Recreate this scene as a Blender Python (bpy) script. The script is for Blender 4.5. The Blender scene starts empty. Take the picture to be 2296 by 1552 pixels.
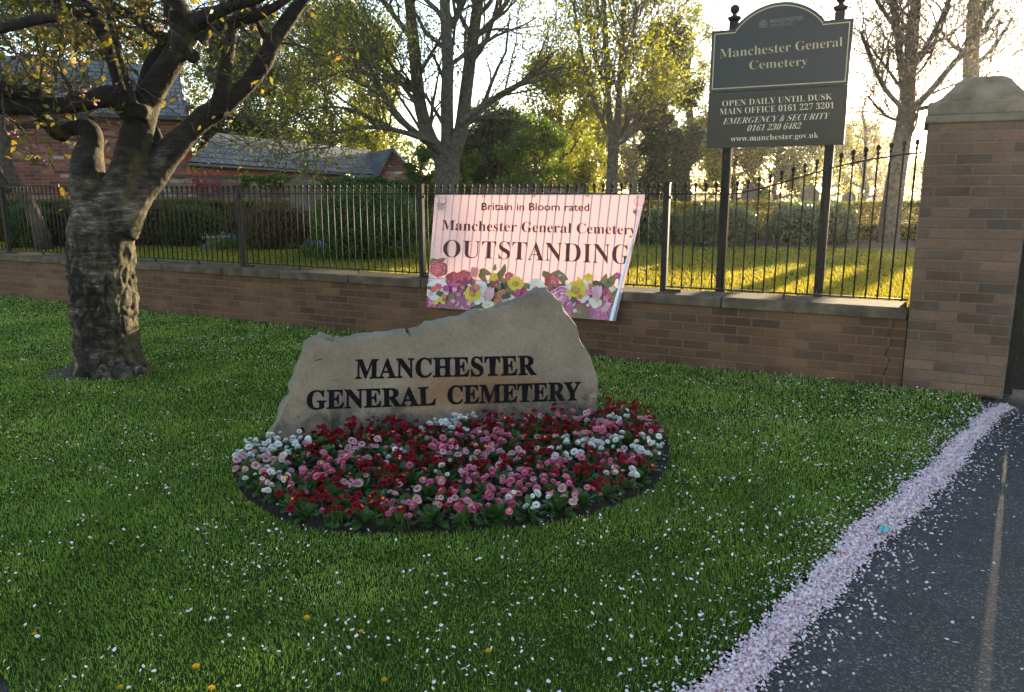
import bpy, bmesh, math, random
import numpy as np
from mathutils import Vector, Matrix, noise

R = math.radians
sc = bpy.context.scene
COL = sc.collection
rng = np.random.default_rng(11)
random.seed(5)

# ------------------------------------------------------------------ camera, sky, sun, exposure
F, CX, CY, PIT, EYE = 1720.0, 1148.0, 776.0, R(11.3), 1.45
cam = bpy.data.cameras.new('camera'); cam.sensor_width = 36.0; cam.lens = 36.0 * F / 2296.0
cam.clip_start = 0.05; cam.clip_end = 2000
camo = bpy.data.objects.new('camera', cam); COL.objects.link(camo)
camo.location = (0, 0, EYE); camo.rotation_euler = (R(90) - PIT, 0, 0)
sc.camera = camo

SUN_EL, SUN_AZ = R(6.9), R(33.6)          # azimuth measured from +Y towards +X
w = bpy.data.worlds.new('World'); sc.world = w; w.use_nodes = True
wn = w.node_tree.nodes; wl = w.node_tree.links
sky = wn.new('ShaderNodeTexSky'); sky.sky_type = 'NISHITA'; sky.sun_disc = False
sky.sun_elevation = SUN_EL; sky.sun_rotation = SUN_AZ
sky.air_density = 0.8; sky.dust_density = 0.25; sky.ozone_density = 1.2; sky.altitude = 50
wb_ = wn.new('ShaderNodeMix'); wb_.data_type = 'RGBA'; wb_.blend_type = 'MULTIPLY'; wb_.inputs[0].default_value = 1.0
wb_.inputs[7].default_value = (1.13, 0.98, 0.87, 1)      # the camera's daylight balance
wl.new(sky.outputs[0], wb_.inputs[6]); wl.new(wb_.outputs[2], wn['Background'].inputs[0]); wn['Background'].inputs[1].default_value = 0.15
sl = bpy.data.lights.new('sun', 'SUN'); sl.energy = 4.2; sl.angle = R(0.6); sl.color = (1.0, 0.80, 0.52)
so = bpy.data.objects.new('sun', sl); COL.objects.link(so)
sd = Vector((math.sin(SUN_AZ) * math.cos(SUN_EL), math.cos(SUN_AZ) * math.cos(SUN_EL), math.sin(SUN_EL)))
so.rotation_euler = sd.to_track_quat('Z', 'Y').to_euler(); so.location = (8, 12, 9)
sc.view_settings.view_transform = 'Standard'; sc.view_settings.look = 'None'
sc.view_settings.gamma = 1.0; sc.view_settings.exposure = 2.4
sc.cycles.max_bounces = 6; sc.cycles.transparent_max_bounces = 6
sc.cycles.use_denoising = True

# ------------------------------------------------------------------ survey helpers (pixel of the photo -> point in the place)
def ray(px, py):
    u = (px - CX) / F; v = (CY - py) / F
    return np.array([u, math.cos(PIT) + v * math.sin(PIT), -math.sin(PIT) + v * math.cos(PIT)])
EYEP = np.array([0, 0, EYE])
def P(px, py, Y):
    d = ray(px, py); return Vector(EYEP + d * (Y / d[1]))
def G(px, py, z=0.0):
    d = ray(px, py); return Vector(EYEP + d * ((z - EYE) / d[2]))
WA = np.array([-7.35, 10.95, 0.0]); WE = np.array([0.89030972, -0.45535547, 0.0]); WN = np.array([0.45535547, 0.89030972, 0.0])
WANG = math.atan2(WE[1], WE[0])
def WF(s, y, z=0.0):
    return Vector(WA + WE * s + WN * y + np.array([0, 0, z]))
def PL(px, py, o, n):
    d = ray(px, py); o = np.array(o); n = np.array(n)
    return Vector(EYEP + d * (((o - EYEP) @ n) / (d @ n)))

# ------------------------------------------------------------------ object helpers
def tag(o, label=None, cat=None, group=None, kind=None):
    if label: o['label'] = label
    if cat: o['category'] = cat
    if group: o['group'] = group
    if kind: o['kind'] = kind
    return o
def thing(name, label, cat, loc=(0, 0, 0), rotz=0.0, group=None):
    o = bpy.data.objects.new(name, None); COL.objects.link(o)
    o.location = loc; o.rotation_euler = (0, 0, rotz); o.empty_display_size = 0.1
    return tag(o, label, cat, group)
def link(name, me, m=None, parent=None, smooth=False):
    if m is not None:
        for k in (m if isinstance(m, (list, tuple)) else [m]): me.materials.append(k)
    if smooth: me.polygons.foreach_set('use_smooth', np.ones(len(me.polygons), bool))
    o = bpy.data.objects.new(name, me); COL.objects.link(o)
    if parent: o.parent = parent
    return o
class MB:
    def __init__(s): s.v = []; s.f = []; s.m = []
    def add(s, vs, fs, mi=0):
        b = len(s.v); s.v += [tuple(p) for p in vs]
        for f in fs: s.f.append([b + i for i in f]); s.m.append(mi)
    def box(s, x0, x1, y0, y1, z0, z1, mi=0):
        s.add([(x, y, z) for z in (z0, z1) for y in (y0, y1) for x in (x0, x1)],
              [(0, 2, 3, 1), (4, 5, 7, 6), (0, 1, 5, 4), (2, 6, 7, 3), (0, 4, 6, 2), (1, 3, 7, 5)], mi)
    def tube(s, pts, rad, n=8, mi=0, cap=True):
        pts = [Vector(p) for p in pts]
        vs = []; prev = None
        for i, p in enumerate(pts):
            t = (pts[min(i + 1, len(pts) - 1)] - pts[max(i - 1, 0)])
            if t.length < 1e-9: t = Vector((0, 0, 1))
            t.normalize()
            if prev is None: a = t.orthogonal().normalized()
            else:
                a = prev - t * prev.dot(t)
                a = a.normalized() if a.length > 1e-6 else t.orthogonal().normalized()
            prev = a; b = t.cross(a); r = rad[i] if hasattr(rad, '__len__') else rad
            for k in range(n):
                an = 2 * math.pi * k / n
                vs.append(p + a * (math.cos(an) * r) + b * (math.sin(an) * r))
        fs = []
        for i in range(len(pts) - 1):
            for k in range(n):
                k2 = (k + 1) % n
                fs.append((i * n + k, i * n + k2, (i + 1) * n + k2, (i + 1) * n + k))
        if cap:
            fs.append(tuple(range(n - 1, -1, -1))); fs.append(tuple(range((len(pts) - 1) * n, len(pts) * n)))
        s.add(vs, fs, mi)
    def lathe(s, prof, c=(0, 0, 0), n=12, mi=0):
        vs = [(c[0] + r * math.cos(2 * math.pi * k / n), c[1] + r * math.sin(2 * math.pi * k / n), c[2] + z) for r, z in prof for k in range(n)]
        fs = [(i * n + k, i * n + (k + 1) % n, (i + 1) * n + (k + 1) % n, (i + 1) * n + k) for i in range(len(prof) - 1) for k in range(n)]
        fs.append(tuple(range(n - 1, -1, -1))); fs.append(tuple(range((len(prof) - 1) * n, len(prof) * n)))
        s.add(vs, fs, mi)
    def mesh(s, name):
        me = bpy.data.meshes.new(name); me.from_pydata(s.v, [], s.f)
        me.polygons.foreach_set('material_index', s.m); me.update(); return me
    def build(s, name, m, parent=None, smooth=False):
        return link(name, s.mesh(name), m, parent, smooth)
def fastmesh(name, V, loops, sizes, tint=None):
    me = bpy.data.meshes.new(name)
    me.vertices.add(len(V)); me.vertices.foreach_set('co', np.ascontiguousarray(V, np.float32).ravel())
    me.loops.add(len(loops)); me.loops.foreach_set('vertex_index', np.ascontiguousarray(loops, np.int32))
    sizes = np.asarray(sizes, np.int32); me.polygons.add(len(sizes))
    me.polygons.foreach_set('loop_start', np.concatenate([[0], np.cumsum(sizes)[:-1]]).astype(np.int32))
    me.update(calc_edges=True)
    if tint is not None:
        a = me.attributes.new('tint', 'FLOAT', 'POINT'); a.data.foreach_set('value', np.ascontiguousarray(tint, np.float32))
    return me
def bevel(o, wd=0.006, seg=2):
    b = o.modifiers.new('bevel', 'BEVEL'); b.width = wd; b.segments = seg; b.limit_method = 'ANGLE'; b.angle_limit = R(40)
    return o
def inpoly(x, y, poly):
    r = np.zeros(len(x), bool); n = len(poly)
    for i in range(n):
        x0, y0 = poly[i][0], poly[i][1]; x1, y1 = poly[(i + 1) % n][0], poly[(i + 1) % n][1]
        c = ((y0 > y) != (y1 > y)) & (x < (x1 - x0) * (y - y0) / (y1 - y0 + 1e-12) + x0)
        r ^= c
    return r
def leafmesh(name, pts, size, elong=1.5, up=0.0, tintbase=None, flat=False):
    pts = np.asarray(pts, np.float64); N = len(pts)
    a = rng.normal(size=(N, 3)); a[:, 2] += up; a /= np.linalg.norm(a, axis=1)[:, None]
    b = rng.normal(size=(N, 3)); b -= a * (a * b).sum(1)[:, None]; b /= np.linalg.norm(b, axis=1)[:, None]
    c = np.cross(a, b)
    L = (np.asarray(size) * rng.uniform(0.65, 1.25, N))[:, None]; W = L / elong
    V = np.stack([pts - a * L * 0.5, pts - a * L * 0.1 + b * W * 0.5 + c * W * 0.12, pts + a * L * 0.5, pts - a * L * 0.1 - b * W * 0.5 + c * W * 0.12], 1).reshape(-1, 3)
    loops = np.arange(4 * N)
    t = rng.uniform(0, 1, N) if tintbase is None else np.clip(np.asarray(tintbase) + rng.normal(0, 0.14, N), 0, 1)
    return fastmesh(name, V, loops, np.full(N, 4), np.repeat(t, 4))

# ------------------------------------------------------------------ materials
def ramp(nt, stops):
    r = nt.nodes.new('ShaderNodeValToRGB'); e = r.color_ramp.elements
    while len(e) < len(stops): e.new(0.5)
    for k, (p, c) in zip(e, stops): k.position = p; k.color = (*c, 1)
    return r
def nmat(name):
    m = bpy.data.materials.new(name); m.use_nodes = True
    return m, m.node_tree, m.node_tree.nodes['Principled BSDF']
def mathn(nt, op, a, b=None, c=None):
    n = nt.nodes.new('ShaderNodeMath'); n.operation = op
    for i, v in enumerate((a, b, c)):
        if v is None: continue
        if isinstance(v, (int, float)): n.inputs[i].default_value = v
        else: nt.links.new(v, n.inputs[i])
    return n.outputs[0]
def noisen(nt, scale, detail=4, rough=0.55, vec=None, dist=0.0):
    n = nt.nodes.new('ShaderNodeTexNoise'); n.inputs['Scale'].default_value = scale; n.inputs['Detail'].default_value = detail
    n.inputs['Roughness'].default_value = rough; n.inputs['Distortion'].default_value = dist
    if vec is not None: nt.links.new(vec, n.inputs['Vector'])
    return n
def objco(nt):
    return nt.nodes.new('ShaderNodeTexCoord').outputs['Object']
def mixc(nt, fac, a, b, mode='MIX'):
    n = nt.nodes.new('ShaderNodeMix'); n.data_type = 'RGBA'; n.blend_type = mode
    for i, v in ((0, fac), (6, a), (7, b)):
        if isinstance(v, (int, float)): n.inputs[i].default_value = v
        elif isinstance(v, tuple): n.inputs[i].default_value = (*v, 1)
        else: nt.links.new(v, n.inputs[i])
    return n.outputs[2]
def bumpn(nt, h, st, dist, bsdf):
    b = nt.nodes.new('ShaderNodeBump'); b.inputs['Strength'].default_value = st; b.inputs['Distance'].default_value = dist
    nt.links.new(h, b.inputs['Height']); nt.links.new(b.outputs[0], bsdf.inputs['Normal']); return b
def plain(name, c1, c2, scale=8, rough=0.7, metal=0.0, bump=0.3, dist=0.004, c3=None, spec=0.5):
    m, nt, b = nmat(name); co = objco(nt)
    n = noisen(nt, scale, 6, 0.6, co)
    st = [(0.3, c1), (0.7, c2)] if c3 is None else [(0.28, c1), (0.5, c2), (0.72, c3)]
    r = ramp(nt, st); nt.links.new(n.outputs['Fac'], r.inputs[0]); nt.links.new(r.outputs[0], b.inputs['Base Color'])
    b.inputs['Roughness'].default_value = rough; b.inputs['Metallic'].default_value = metal
    b.inputs['Specular IOR Level'].default_value = spec
    if bump:
        n2 = noisen(nt, scale * 6, 6, 0.65, co); bumpn(nt, n2.outputs['Fac'], bump, dist, b)
    return m
def leafmat(name, stops, trans=0.5, tcol=None, rough=0.5, gloss=0.25):
    m, nt, b = nmat(name)
    at = nt.nodes.new('ShaderNodeAttribute'); at.attribute_name = 'tint'
    r = ramp(nt, stops); nt.links.new(at.outputs['Fac'], r.inputs[0])
    nt.links.new(r.outputs[0], b.inputs['Base Color']); b.inputs['Roughness'].default_value = rough
    b.inputs['Specular IOR Level'].default_value = gloss
    t = nt.nodes.new('ShaderNodeBsdfTranslucent')
    nt.links.new(mixc(nt, 1.0, r.outputs[0], tcol or (1.9, 1.8, 0.7), 'MULTIPLY'), t.inputs[0])
    mx = nt.nodes.new('ShaderNodeMixShader'); mx.inputs[0].default_value = trans
    nt.links.new(b.outputs[0], mx.inputs[1]); nt.links.new(t.outputs[0], mx.inputs[2])
    nt.links.new(mx.outputs[0], nt.nodes['Material Output'].inputs[0]); return m
def brickmat(name, cols, mortar, bw=0.225, bh=0.075, mj=0.011, stain=None, bump=0.6):
    m, nt, b = nmat(name); co = objco(nt)
    wob = noisen(nt, 9, 3, 0.5, co)
    sp = nt.nodes.new('ShaderNodeSeparateXYZ'); nt.links.new(co, sp.inputs[0])
    u = mathn(nt, 'ADD', sp.outputs[0], sp.outputs[1])
    u = mathn(nt, 'ADD', u, mathn(nt, 'MULTIPLY', wob.outputs['Fac'], 0.008))
    z = mathn(nt, 'ADD', sp.outputs[2], mathn(nt, 'MULTIPLY', wob.outputs['Fac'], 0.006))
    zr = mathn(nt, 'DIVIDE', z, bh); row = mathn(nt, 'FLOOR', zr)
    ur = mathn(nt, 'ADD', mathn(nt, 'DIVIDE', u, bw), mathn(nt, 'MULTIPLY', mathn(nt, 'FLOORED_MODULO', row, 2.0), 0.5))
    colm = mathn(nt, 'FLOOR', ur)
    fu = mathn(nt, 'MULTIPLY', mathn(nt, 'FRACT', ur), bw); fz = mathn(nt, 'MULTIPLY', mathn(nt, 'FRACT', zr), bh)
    eu = mathn(nt, 'MINIMUM', fu, mathn(nt, 'SUBTRACT', bw, fu)); ez = mathn(nt, 'MINIMUM', fz, mathn(nt, 'SUBTRACT', bh, fz))
    ed = mathn(nt, 'MINIMUM', eu, ez)
    mk = nt.nodes.new('ShaderNodeMapRange'); mk.inputs['From Min'].default_value = mj * 0.35; mk.inputs['From Max'].default_value = mj * 0.75
    nt.links.new(ed, mk.inputs['Value'])
    cb = nt.nodes.new('ShaderNodeCombineXYZ'); nt.links.new(colm, cb.inputs[0]); nt.links.new(row, cb.inputs[1])
    wnz = nt.nodes.new('ShaderNodeTexWhiteNoise'); wnz.noise_dimensions = '2D'; nt.links.new(cb.outputs[0], wnz.inputs['Vector'])
    r = ramp(nt, [(i / max(1, len(cols) - 1), c) for i, c in enumerate(cols)]); nt.links.new(wnz.outputs['Value'], r.inputs[0])
    gr = noisen(nt, 45, 5, 0.7, co)
    c1 = mixc(nt, 0.55, r.outputs[0], mixc(nt, gr.outputs['Fac'], (0.35, 0.33, 0.3), (1.5, 1.5, 1.5)), 'MULTIPLY')
    big = noisen(nt, 1.7, 4, 0.6, co)
    rb = ramp(nt, [(0.35, stain or (0.55, 0.52, 0.48)), (0.65, (1.1, 1.1, 1.1))]); nt.links.new(big.outputs['Fac'], rb.inputs[0])
    c1 = mixc(nt, 0.75, c1, rb.outputs[0], 'MULTIPLY')
    mo = mixc(nt, 0.6, mortar, mixc(nt, gr.outputs['Fac'], (0.4, 0.4, 0.4), (1.4, 1.4, 1.4)), 'MULTIPLY')
    nt.links.new(mixc(nt, mk.outputs[0], mo, c1), b.inputs['Base Color'])
    b.inputs['Roughness'].default_value = 0.9; b.inputs['Specular IOR Level'].default_value = 0.25
    h = mathn(nt, 'ADD', mk.outputs[0], mathn(nt, 'MULTIPLY', gr.outputs['Fac'], 0.6))
    h = mathn(nt, 'ADD', h, mathn(nt, 'MULTIPLY', wnz.outputs['Value'], 0.35))
    bumpn(nt, h, bump, 0.008, b); return m

M = {}
M['iron'] = plain('painted_iron', (0.010, 0.009, 0.008), (0.028, 0.022, 0.018), 30, 0.6, 0.0, 0.25, 0.002, spec=0.16)
M['coping'] = plain('weathered_stone', (0.045, 0.033, 0.024), (0.085, 0.064, 0.046), 7, 0.9, 0, 0.6, 0.006, (0.15, 0.115, 0.08), 0.12)
M['wallbrick'] = brickmat('wall_brick', [(0.092, 0.048, 0.028), (0.122, 0.063, 0.035), (0.138, 0.072, 0.040), (0.105, 0.056, 0.032), (0.152, 0.080, 0.044), (0.074, 0.044, 0.030)], (0.125, 0.085, 0.058))
M['pillarbrick'] = brickmat('pillar_brick', [(0.105, 0.066, 0.048), (0.15, 0.090, 0.062), (0.175, 0.105, 0.07), (0.12, 0.078, 0.058), (0.20, 0.115, 0.078), (0.088, 0.062, 0.05)], (0.12, 0.096, 0.076))
M['capstone'] = plain('cap_stone', (0.085, 0.068, 0.05), (0.15, 0.122, 0.092), 6, 0.9, 0, 0.8, 0.01, (0.2, 0.165, 0.125), 0.15)
M['redbrick'] = brickmat('house_brick', [(0.15, 0.045, 0.032), (0.22, 0.075, 0.05), (0.26, 0.10, 0.07), (0.07, 0.036, 0.040), (0.23, 0.085, 0.06), (0.09, 0.042, 0.045), (0.27, 0.12, 0.09), (0.42, 0.36, 0.35)], (0.17, 0.115, 0.095), 0.27, 0.09, 0.014)
M['plainbrick'] = brickmat('plain_red_brick', [(0.34, 0.085, 0.055), (0.40, 0.11, 0.07), (0.37, 0.10, 0.062)], (0.34, 0.14, 0.10), 0.225, 0.075, 0.008)
M['oldwall'] = brickmat('old_brick', [(0.13, 0.085, 0.07), (0.2, 0.11, 0.08), (0.1, 0.08, 0.075), (0.24, 0.15, 0.11), (0.3, 0.24, 0.2)], (0.12, 0.1, 0.085), 0.3, 0.11, 0.018)
def slate(name, c1, c2):
    m, nt, b = nmat(name); co = nt.nodes.new('ShaderNodeAttribute'); co.attribute_name = 'uvw'; v = co.outputs['Vector']
    br = nt.nodes.new('ShaderNodeTexBrick'); nt.links.new(v, br.inputs['Vector'])
    br.inputs['Scale'].default_value = 1.0; br.inputs['Brick Width'].default_value = 0.3; br.inputs['Row Height'].default_value = 0.22
    br.inputs['Mortar Size'].default_value = 0.022; br.inputs['Color1'].default_value = (*c1, 1); br.inputs['Color2'].default_value = (*c2, 1)
    br.inputs['Mortar'].default_value = (c1[0] * 0.2, c1[1] * 0.2, c1[2] * 0.2, 1)
    n = noisen(nt, 3, 5, 0.6, v); rr = ramp(nt, [(0.3, (0.6, 0.6, 0.6)), (0.7, (1.3, 1.3, 1.25))]); nt.links.new(n.outputs['Fac'], rr.inputs[0])
    nt.links.new(mixc(nt, 1.0, br.outputs['Color'], rr.outputs[0], 'MULTIPLY'), b.inputs['Base Color'])
    b.inputs['Roughness'].default_value = 0.6
    sp = nt.nodes.new('ShaderNodeSeparateXYZ'); nt.links.new(v, sp.inputs[0])
    h = mathn(nt, 'SUBTRACT', 1.0, mathn(nt, 'FRACT', mathn(nt, 'DIVIDE', sp.outputs[1], 0.22)))
    bumpn(nt, mathn(nt, 'ADD', h, mathn(nt, 'MULTIPLY', n.outputs['Fac'], 0.8)), 0.8, 0.03, b); return m
M['slate'] = slate('roof_slate', (0.085, 0.082, 0.082), (0.14, 0.134, 0.13))
M['blueslate'] = slate('blue_slate', (0.045, 0.085, 0.13), (0.065, 0.11, 0.165))
M['gutter'] = plain('black_gutter', (0.012, 0.012, 0.013), (0.025, 0.024, 0.024), 20, 0.5, 0, 0.1)
M['grave'] = plain('grave_stone', (0.055, 0.05, 0.044), (0.11, 0.10, 0.088), 9, 0.9, 0, 0.5, 0.006)
M['gravedark'] = plain('dark_stone', (0.035, 0.03, 0.026), (0.07, 0.062, 0.054), 9, 0.9, 0, 0.5, 0.006)
M['bark'] = plain('brown_bark', (0.030, 0.022, 0.017), (0.085, 0.066, 0.052), 14, 0.95, 0, 1.0, 0.03, (0.12, 0.10, 0.08), 0.1)
M['greybark'] = plain('grey_bark', (0.045, 0.038, 0.032), (0.10, 0.088, 0.075), 14, 0.95, 0, 1.0, 0.03, (0.15, 0.135, 0.115), 0.1)

# ------------------------------------------------------------------ ground, lawn, path
PATH_A = np.array([0.544, 2.027]); PATH_B = np.array([3.42, 5.215]); PD = (PATH_B - PATH_A) / np.linalg.norm(PATH_B - PATH_A); PN = np.array([PD[1], -PD[0]])
def pathwob(t):
    return 0.014 * np.sin(t * 3.1 + 0.4) + 0.008 * np.sin(t * 7.7) + 0.006 * np.sin(t * 17.0)
def path_d(x, y):                          # distance beyond the ragged lawn edge, positive on the tarmac
    q = np.stack([x - PATH_A[0], y - PATH_A[1]], -1); return q @ PN - pathwob(q @ PD), q @ PD
def sheet(name, poly, z, m, label=None):
    me = bpy.data.meshes.new(name); me.from_pydata([(p[0], p[1], z) for p in poly], [], [list(range(len(poly)))]); me.update()
    return link(name, me, m)
# tarmac
m, nt, b = nmat('tarmac'); co = objco(nt)
vo = nt.nodes.new('ShaderNodeTexVoronoi'); vo.inputs['Scale'].default_value = 150; nt.links.new(co, vo.inputs['Vector'])
n1 = noisen(nt, 2.2, 5, 0.6, co); n2 = noisen(nt, 170, 4, 0.7, co)
r1 = ramp(nt, [(0.3, (0.022, 0.0215, 0.022)), (0.7, (0.043, 0.042, 0.042))]); nt.links.new(n1.outputs['Fac'], r1.inputs[0])
sv = nt.nodes.new('ShaderNodeSeparateColor'); nt.links.new(vo.outputs['Color'], sv.inputs[0])
r2 = ramp(nt, [(0.0, (0.45, 0.45, 0.45)), (0.75, (1.0, 1.0, 1.0)), (0.90, (2.6, 2.5, 2.4)), (1.0, (5.0, 4.8, 4.5))]); nt.links.new(sv.outputs[0], r2.inputs[0])
nt.links.new(mixc(nt, 0.9, r1.outputs[0], r2.outputs[0], 'MULTIPLY'), b.inputs['Base Color'])
b.inputs['Roughness'].default_value = 0.75; b.inputs['Specular IOR Level'].default_value = 0.4
bumpn(nt, mathn(nt, 'ADD', vo.outputs['Distance'], n2.outputs['Fac']), 0.9, 0.006, b); M['tarmac'] = m
m, nt, b = nmat('lawn_soil_green'); co = objco(nt); n1 = noisen(nt, 1.6, 5, 0.6, co); n2 = noisen(nt, 90, 4, 0.7, co)
r1 = ramp(nt, [(0.3, (0.022, 0.045, 0.008)), (0.6, (0.038, 0.07, 0.012)), (0.8, (0.055, 0.08, 0.016))]); nt.links.new(n1.outputs['Fac'], r1.inputs[0])
nt.links.new(mixc(nt, 0.7, r1.outputs[0], mixc(nt, n2.outputs['Fac'], (0.3, 0.3, 0.3), (1.7, 1.7, 1.7)), 'MULTIPLY'), b.inputs['Base Color'])
b.inputs['Roughness'].default_value = 1.0; b.inputs['Specular IOR Level'].default_value = 0.05; bumpn(nt, n2.outputs['Fac'], 1.0, 0.02, b); M['lawn'] = m
M['soil'] = plain('dark_soil', (0.010, 0.007, 0.005), (0.030, 0.021, 0.015), 35, 0.95, 0, 1.0, 0.02, (0.05, 0.036, 0.026), 0.2)
M['dirt'] = plain('dry_dirt', (0.05, 0.037, 0.027), (0.10, 0.074, 0.054), 25, 1.0, 0, 0.9, 0.015, (0.17, 0.13, 0.10), 0.1)

g = sheet('ground', [(-400, -300), (400, -300), (400, 900), (-400, 900)], -0.06, M['lawn']); tag(g, kind='structure')
tt = np.linspace(-8, 3.9, 90)
edge = [tuple(PATH_A + PD * t + PN * pathwob(t)) for t in tt]
pth = [(-10, -8)] + [(-10, 1.2), (-6, 1.6)] + [(-2.05, 1.80), (-0.6, 1.55)] + [p for p in edge if p[1] > 1.3]
g = sheet('footpath', [(-12, -10), (12, -10), (14, 6), (7, 18), (3.55, 7.0), (2.5, 5.7), (-12, 3.0)], -0.012, M['tarmac']); tag(g, kind='structure')
LAWN = [(-14, 14.3), (-14, 2.9), (-4.2, 2.45), (-2.2, 2.30), (-1.75, 2.19), (-1.535, 2.085), (-1.40, 1.93), (-1.30, 1.6), (-1.25, 0.6), (-1.0, 0.1)] + [p for p in edge if p[1] > 0.05 and p[1] < 5.6]
LAWN = [p for p in LAWN]
wa, wb = WF(12.1, 0.08), WF(-7.5, 0.08)
LAWN = [(wb.x, wb.y)] + LAWN[1:] + [(wa.x, wa.y)]
lw = sheet('lawn', LAWN, 0.0, M['lawn']); tag(lw, kind='structure')
# raised garden behind the wall
GZ = 0.5
a0, a1 = WF(-9, 0.30), WF(12.0, 0.30)
ga = bpy.data.meshes.new('garden_lawn')
far = [(a0.x, a0.y), (a1.x, a1.y), (4.9, 7.6), (40, 16), (300, 60), (300, 700), (-300, 700), (-300, 60), (-40, 20)]
ga.from_pydata([(x, y, GZ) for x, y in far], [], [list(range(len(far)))])
bmx = bmesh.new(); bmx.from_mesh(ga); ex = bmesh.ops.extrude_face_region(bmx, geom=bmx.faces[:])
for v in ex['geom']:
    if isinstance(v, bmesh.types.BMVert): v.co.z = -0.05
bmx.to_mesh(ga); bmx.free(); tag(link('garden_lawn', ga, M['lawn']), kind='structure')
bd = [WF(7.0, 5.6), WF(9, 6.2), WF(12, 5.9), WF(16, 6.0), WF(17, 8.0), WF(12, 8.2), WF(6, 8.0)]
bd = [G(1420, 549, GZ), G(1600, 553, GZ), G(1800, 556, GZ), G(1950, 560, GZ), G(2080, 564, GZ), G(2250, 568, GZ), Vector((12, 17, 0)), Vector((2, 19, 0))]
tag(sheet('planting_bed', [(p.x, p.y) for p in bd], GZ + 0.012, M['dirt']), kind='structure')

BEDPX = [(519, 1063), (540, 1109), (586, 1146), (642, 1174), (711, 1191), (826, 1199), (942, 1197), (1057, 1193), (1172, 1185), (1288, 1164), (1394, 1131), (1463, 1094), (1498, 1049), (1503, 1015), (1498, 985), (1477, 951), (1431, 930), (1343, 918), (1240, 915), (900, 930), (660, 955), (585, 985), (549, 1015), (527, 1040)]
BED = [G(*p) for p in BEDPX]
# smooth closed outline
def smooth_closed(pts, k):
    pts = np.array([[p[0], p[1]] for p in pts]); n = len(pts); out = []
    for i in range(n):
        p0, p1, p2, p3 = pts[i - 1], pts[i], pts[(i + 1) % n], pts[(i + 2) % n]
        for j in range(k):
            t = j / k
            out.append(0.5 * (2 * p1 + (p2 - p0) * t + (2 * p0 - 5 * p1 + 4 * p2 - p3) * t * t + (3 * p1 - p0 - 3 * p2 + p3) * t ** 3))
    return out
BEDS = smooth_closed(BED, 4)
bc = np.mean(np.array(BEDS), 0)
mb = MB(); N = len(BEDS); vs = []
for k, (sc_, z) in enumerate([(1.0, 0.003), (0.985, 0.005), (0.95, 0.007), (0.85, 0.010), (0.6, 0.016), (0.3, 0.02)]):
    for p in BEDS:
        q = bc + (p - bc) * sc_; zz = z + (0.012 * noise.noise((q[0] * 9, q[1] * 9, 3)) if k > 1 else 0); vs.append((q[0], q[1], zz + 0.008 * (k > 1)))
fs = [(r * N + i, r * N + (i + 1) % N, (r + 1) * N + (i + 1) % N, (r + 1) * N + i) for r in range(5) for i in range(N)] + [tuple(range(5 * N, 6 * N))]
mb.add(vs, fs); tag(mb.build('flower_bed', M['soil'], None, True), kind='structure')
dp = [(-3.62 + 0.0, 6.03)]
dd = []
for k in range(28):
    an = 2 * math.pi * k / 28; rr = 0.31 + 0.10 * noise.noise((math.cos(an) * 2, math.sin(an) * 2, 7)) + 0.05 * noise.noise((math.cos(an) * 6, math.sin(an) * 6, 2)) + 0.20 * max(0, math.cos(an - math.pi * 1.08)) ** 2
    dd.append((-3.33 + rr * math.cos(an), 6.22 + rr * 0.9 * math.sin(an)))
tag(sheet('bare_earth', dd, 0.006, M['dirt']), kind='structure')
wst = [(WF(s, -0.05 - 0.07 * (0.5 + 0.5 * noise.noise((s * 2.3, 1, 1)) + 0.6 * max(0, noise.noise((s * 7, 4, 1))))).to_2d()) for s in np.linspace(-6, 12.2, 120)]
wst = [tuple(p) for p in wst] + [tuple(WF(12.2, 0.02).to_2d()), tuple(WF(-6, 0.02).to_2d())]
tag(sheet('wall_foot_earth', wst, 0.005, M['dirt']), kind='structure')

# ------------------------------------------------------------------ brick wall, coping, pillar
wallt = thing('brick_wall', 'low brown brick boundary wall with stone coping carrying the black railings', 'wall', WF(0, 0), WANG)
mb = MB(); mb.box(-7.5, 11.585, 0, 0.32, -0.1, 0.515); mb.build('brickwork', M['wallbrick'], wallt)
s = -7.5; random.seed(3)
while s < 11.5:
    L = random.uniform(0.82, 1.05)
    if 11.575 - (s + L) < 0.35: L = 11.575 - s
    mb = MB(); dz = random.uniform(-0.003, 0.003)
    mb.box(s + 0.004, s + L - 0.004, -0.035 + random.uniform(-0.004, 0.004), 0.355, 0.5152, 0.605 + dz)
    bevel(mb.build('coping_stone', M['coping'], wallt), 0.012, 2); s += L
# crack where the wall meets the pillar
mb = MB(); z = 0.5; x = 11.50; cp = []
while z > 0.02:
    cp.append((x, -0.002, z)); z -= 0.0375; x += random.uniform(-0.008, 0.008) + (0.03 if len(cp) % 4 == 0 else -0.012)
mb.tube(cp, [0.0012 + 0.002 * random.random() for _ in cp], 4); mb.build('crack', M['soil'], wallt)

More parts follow.
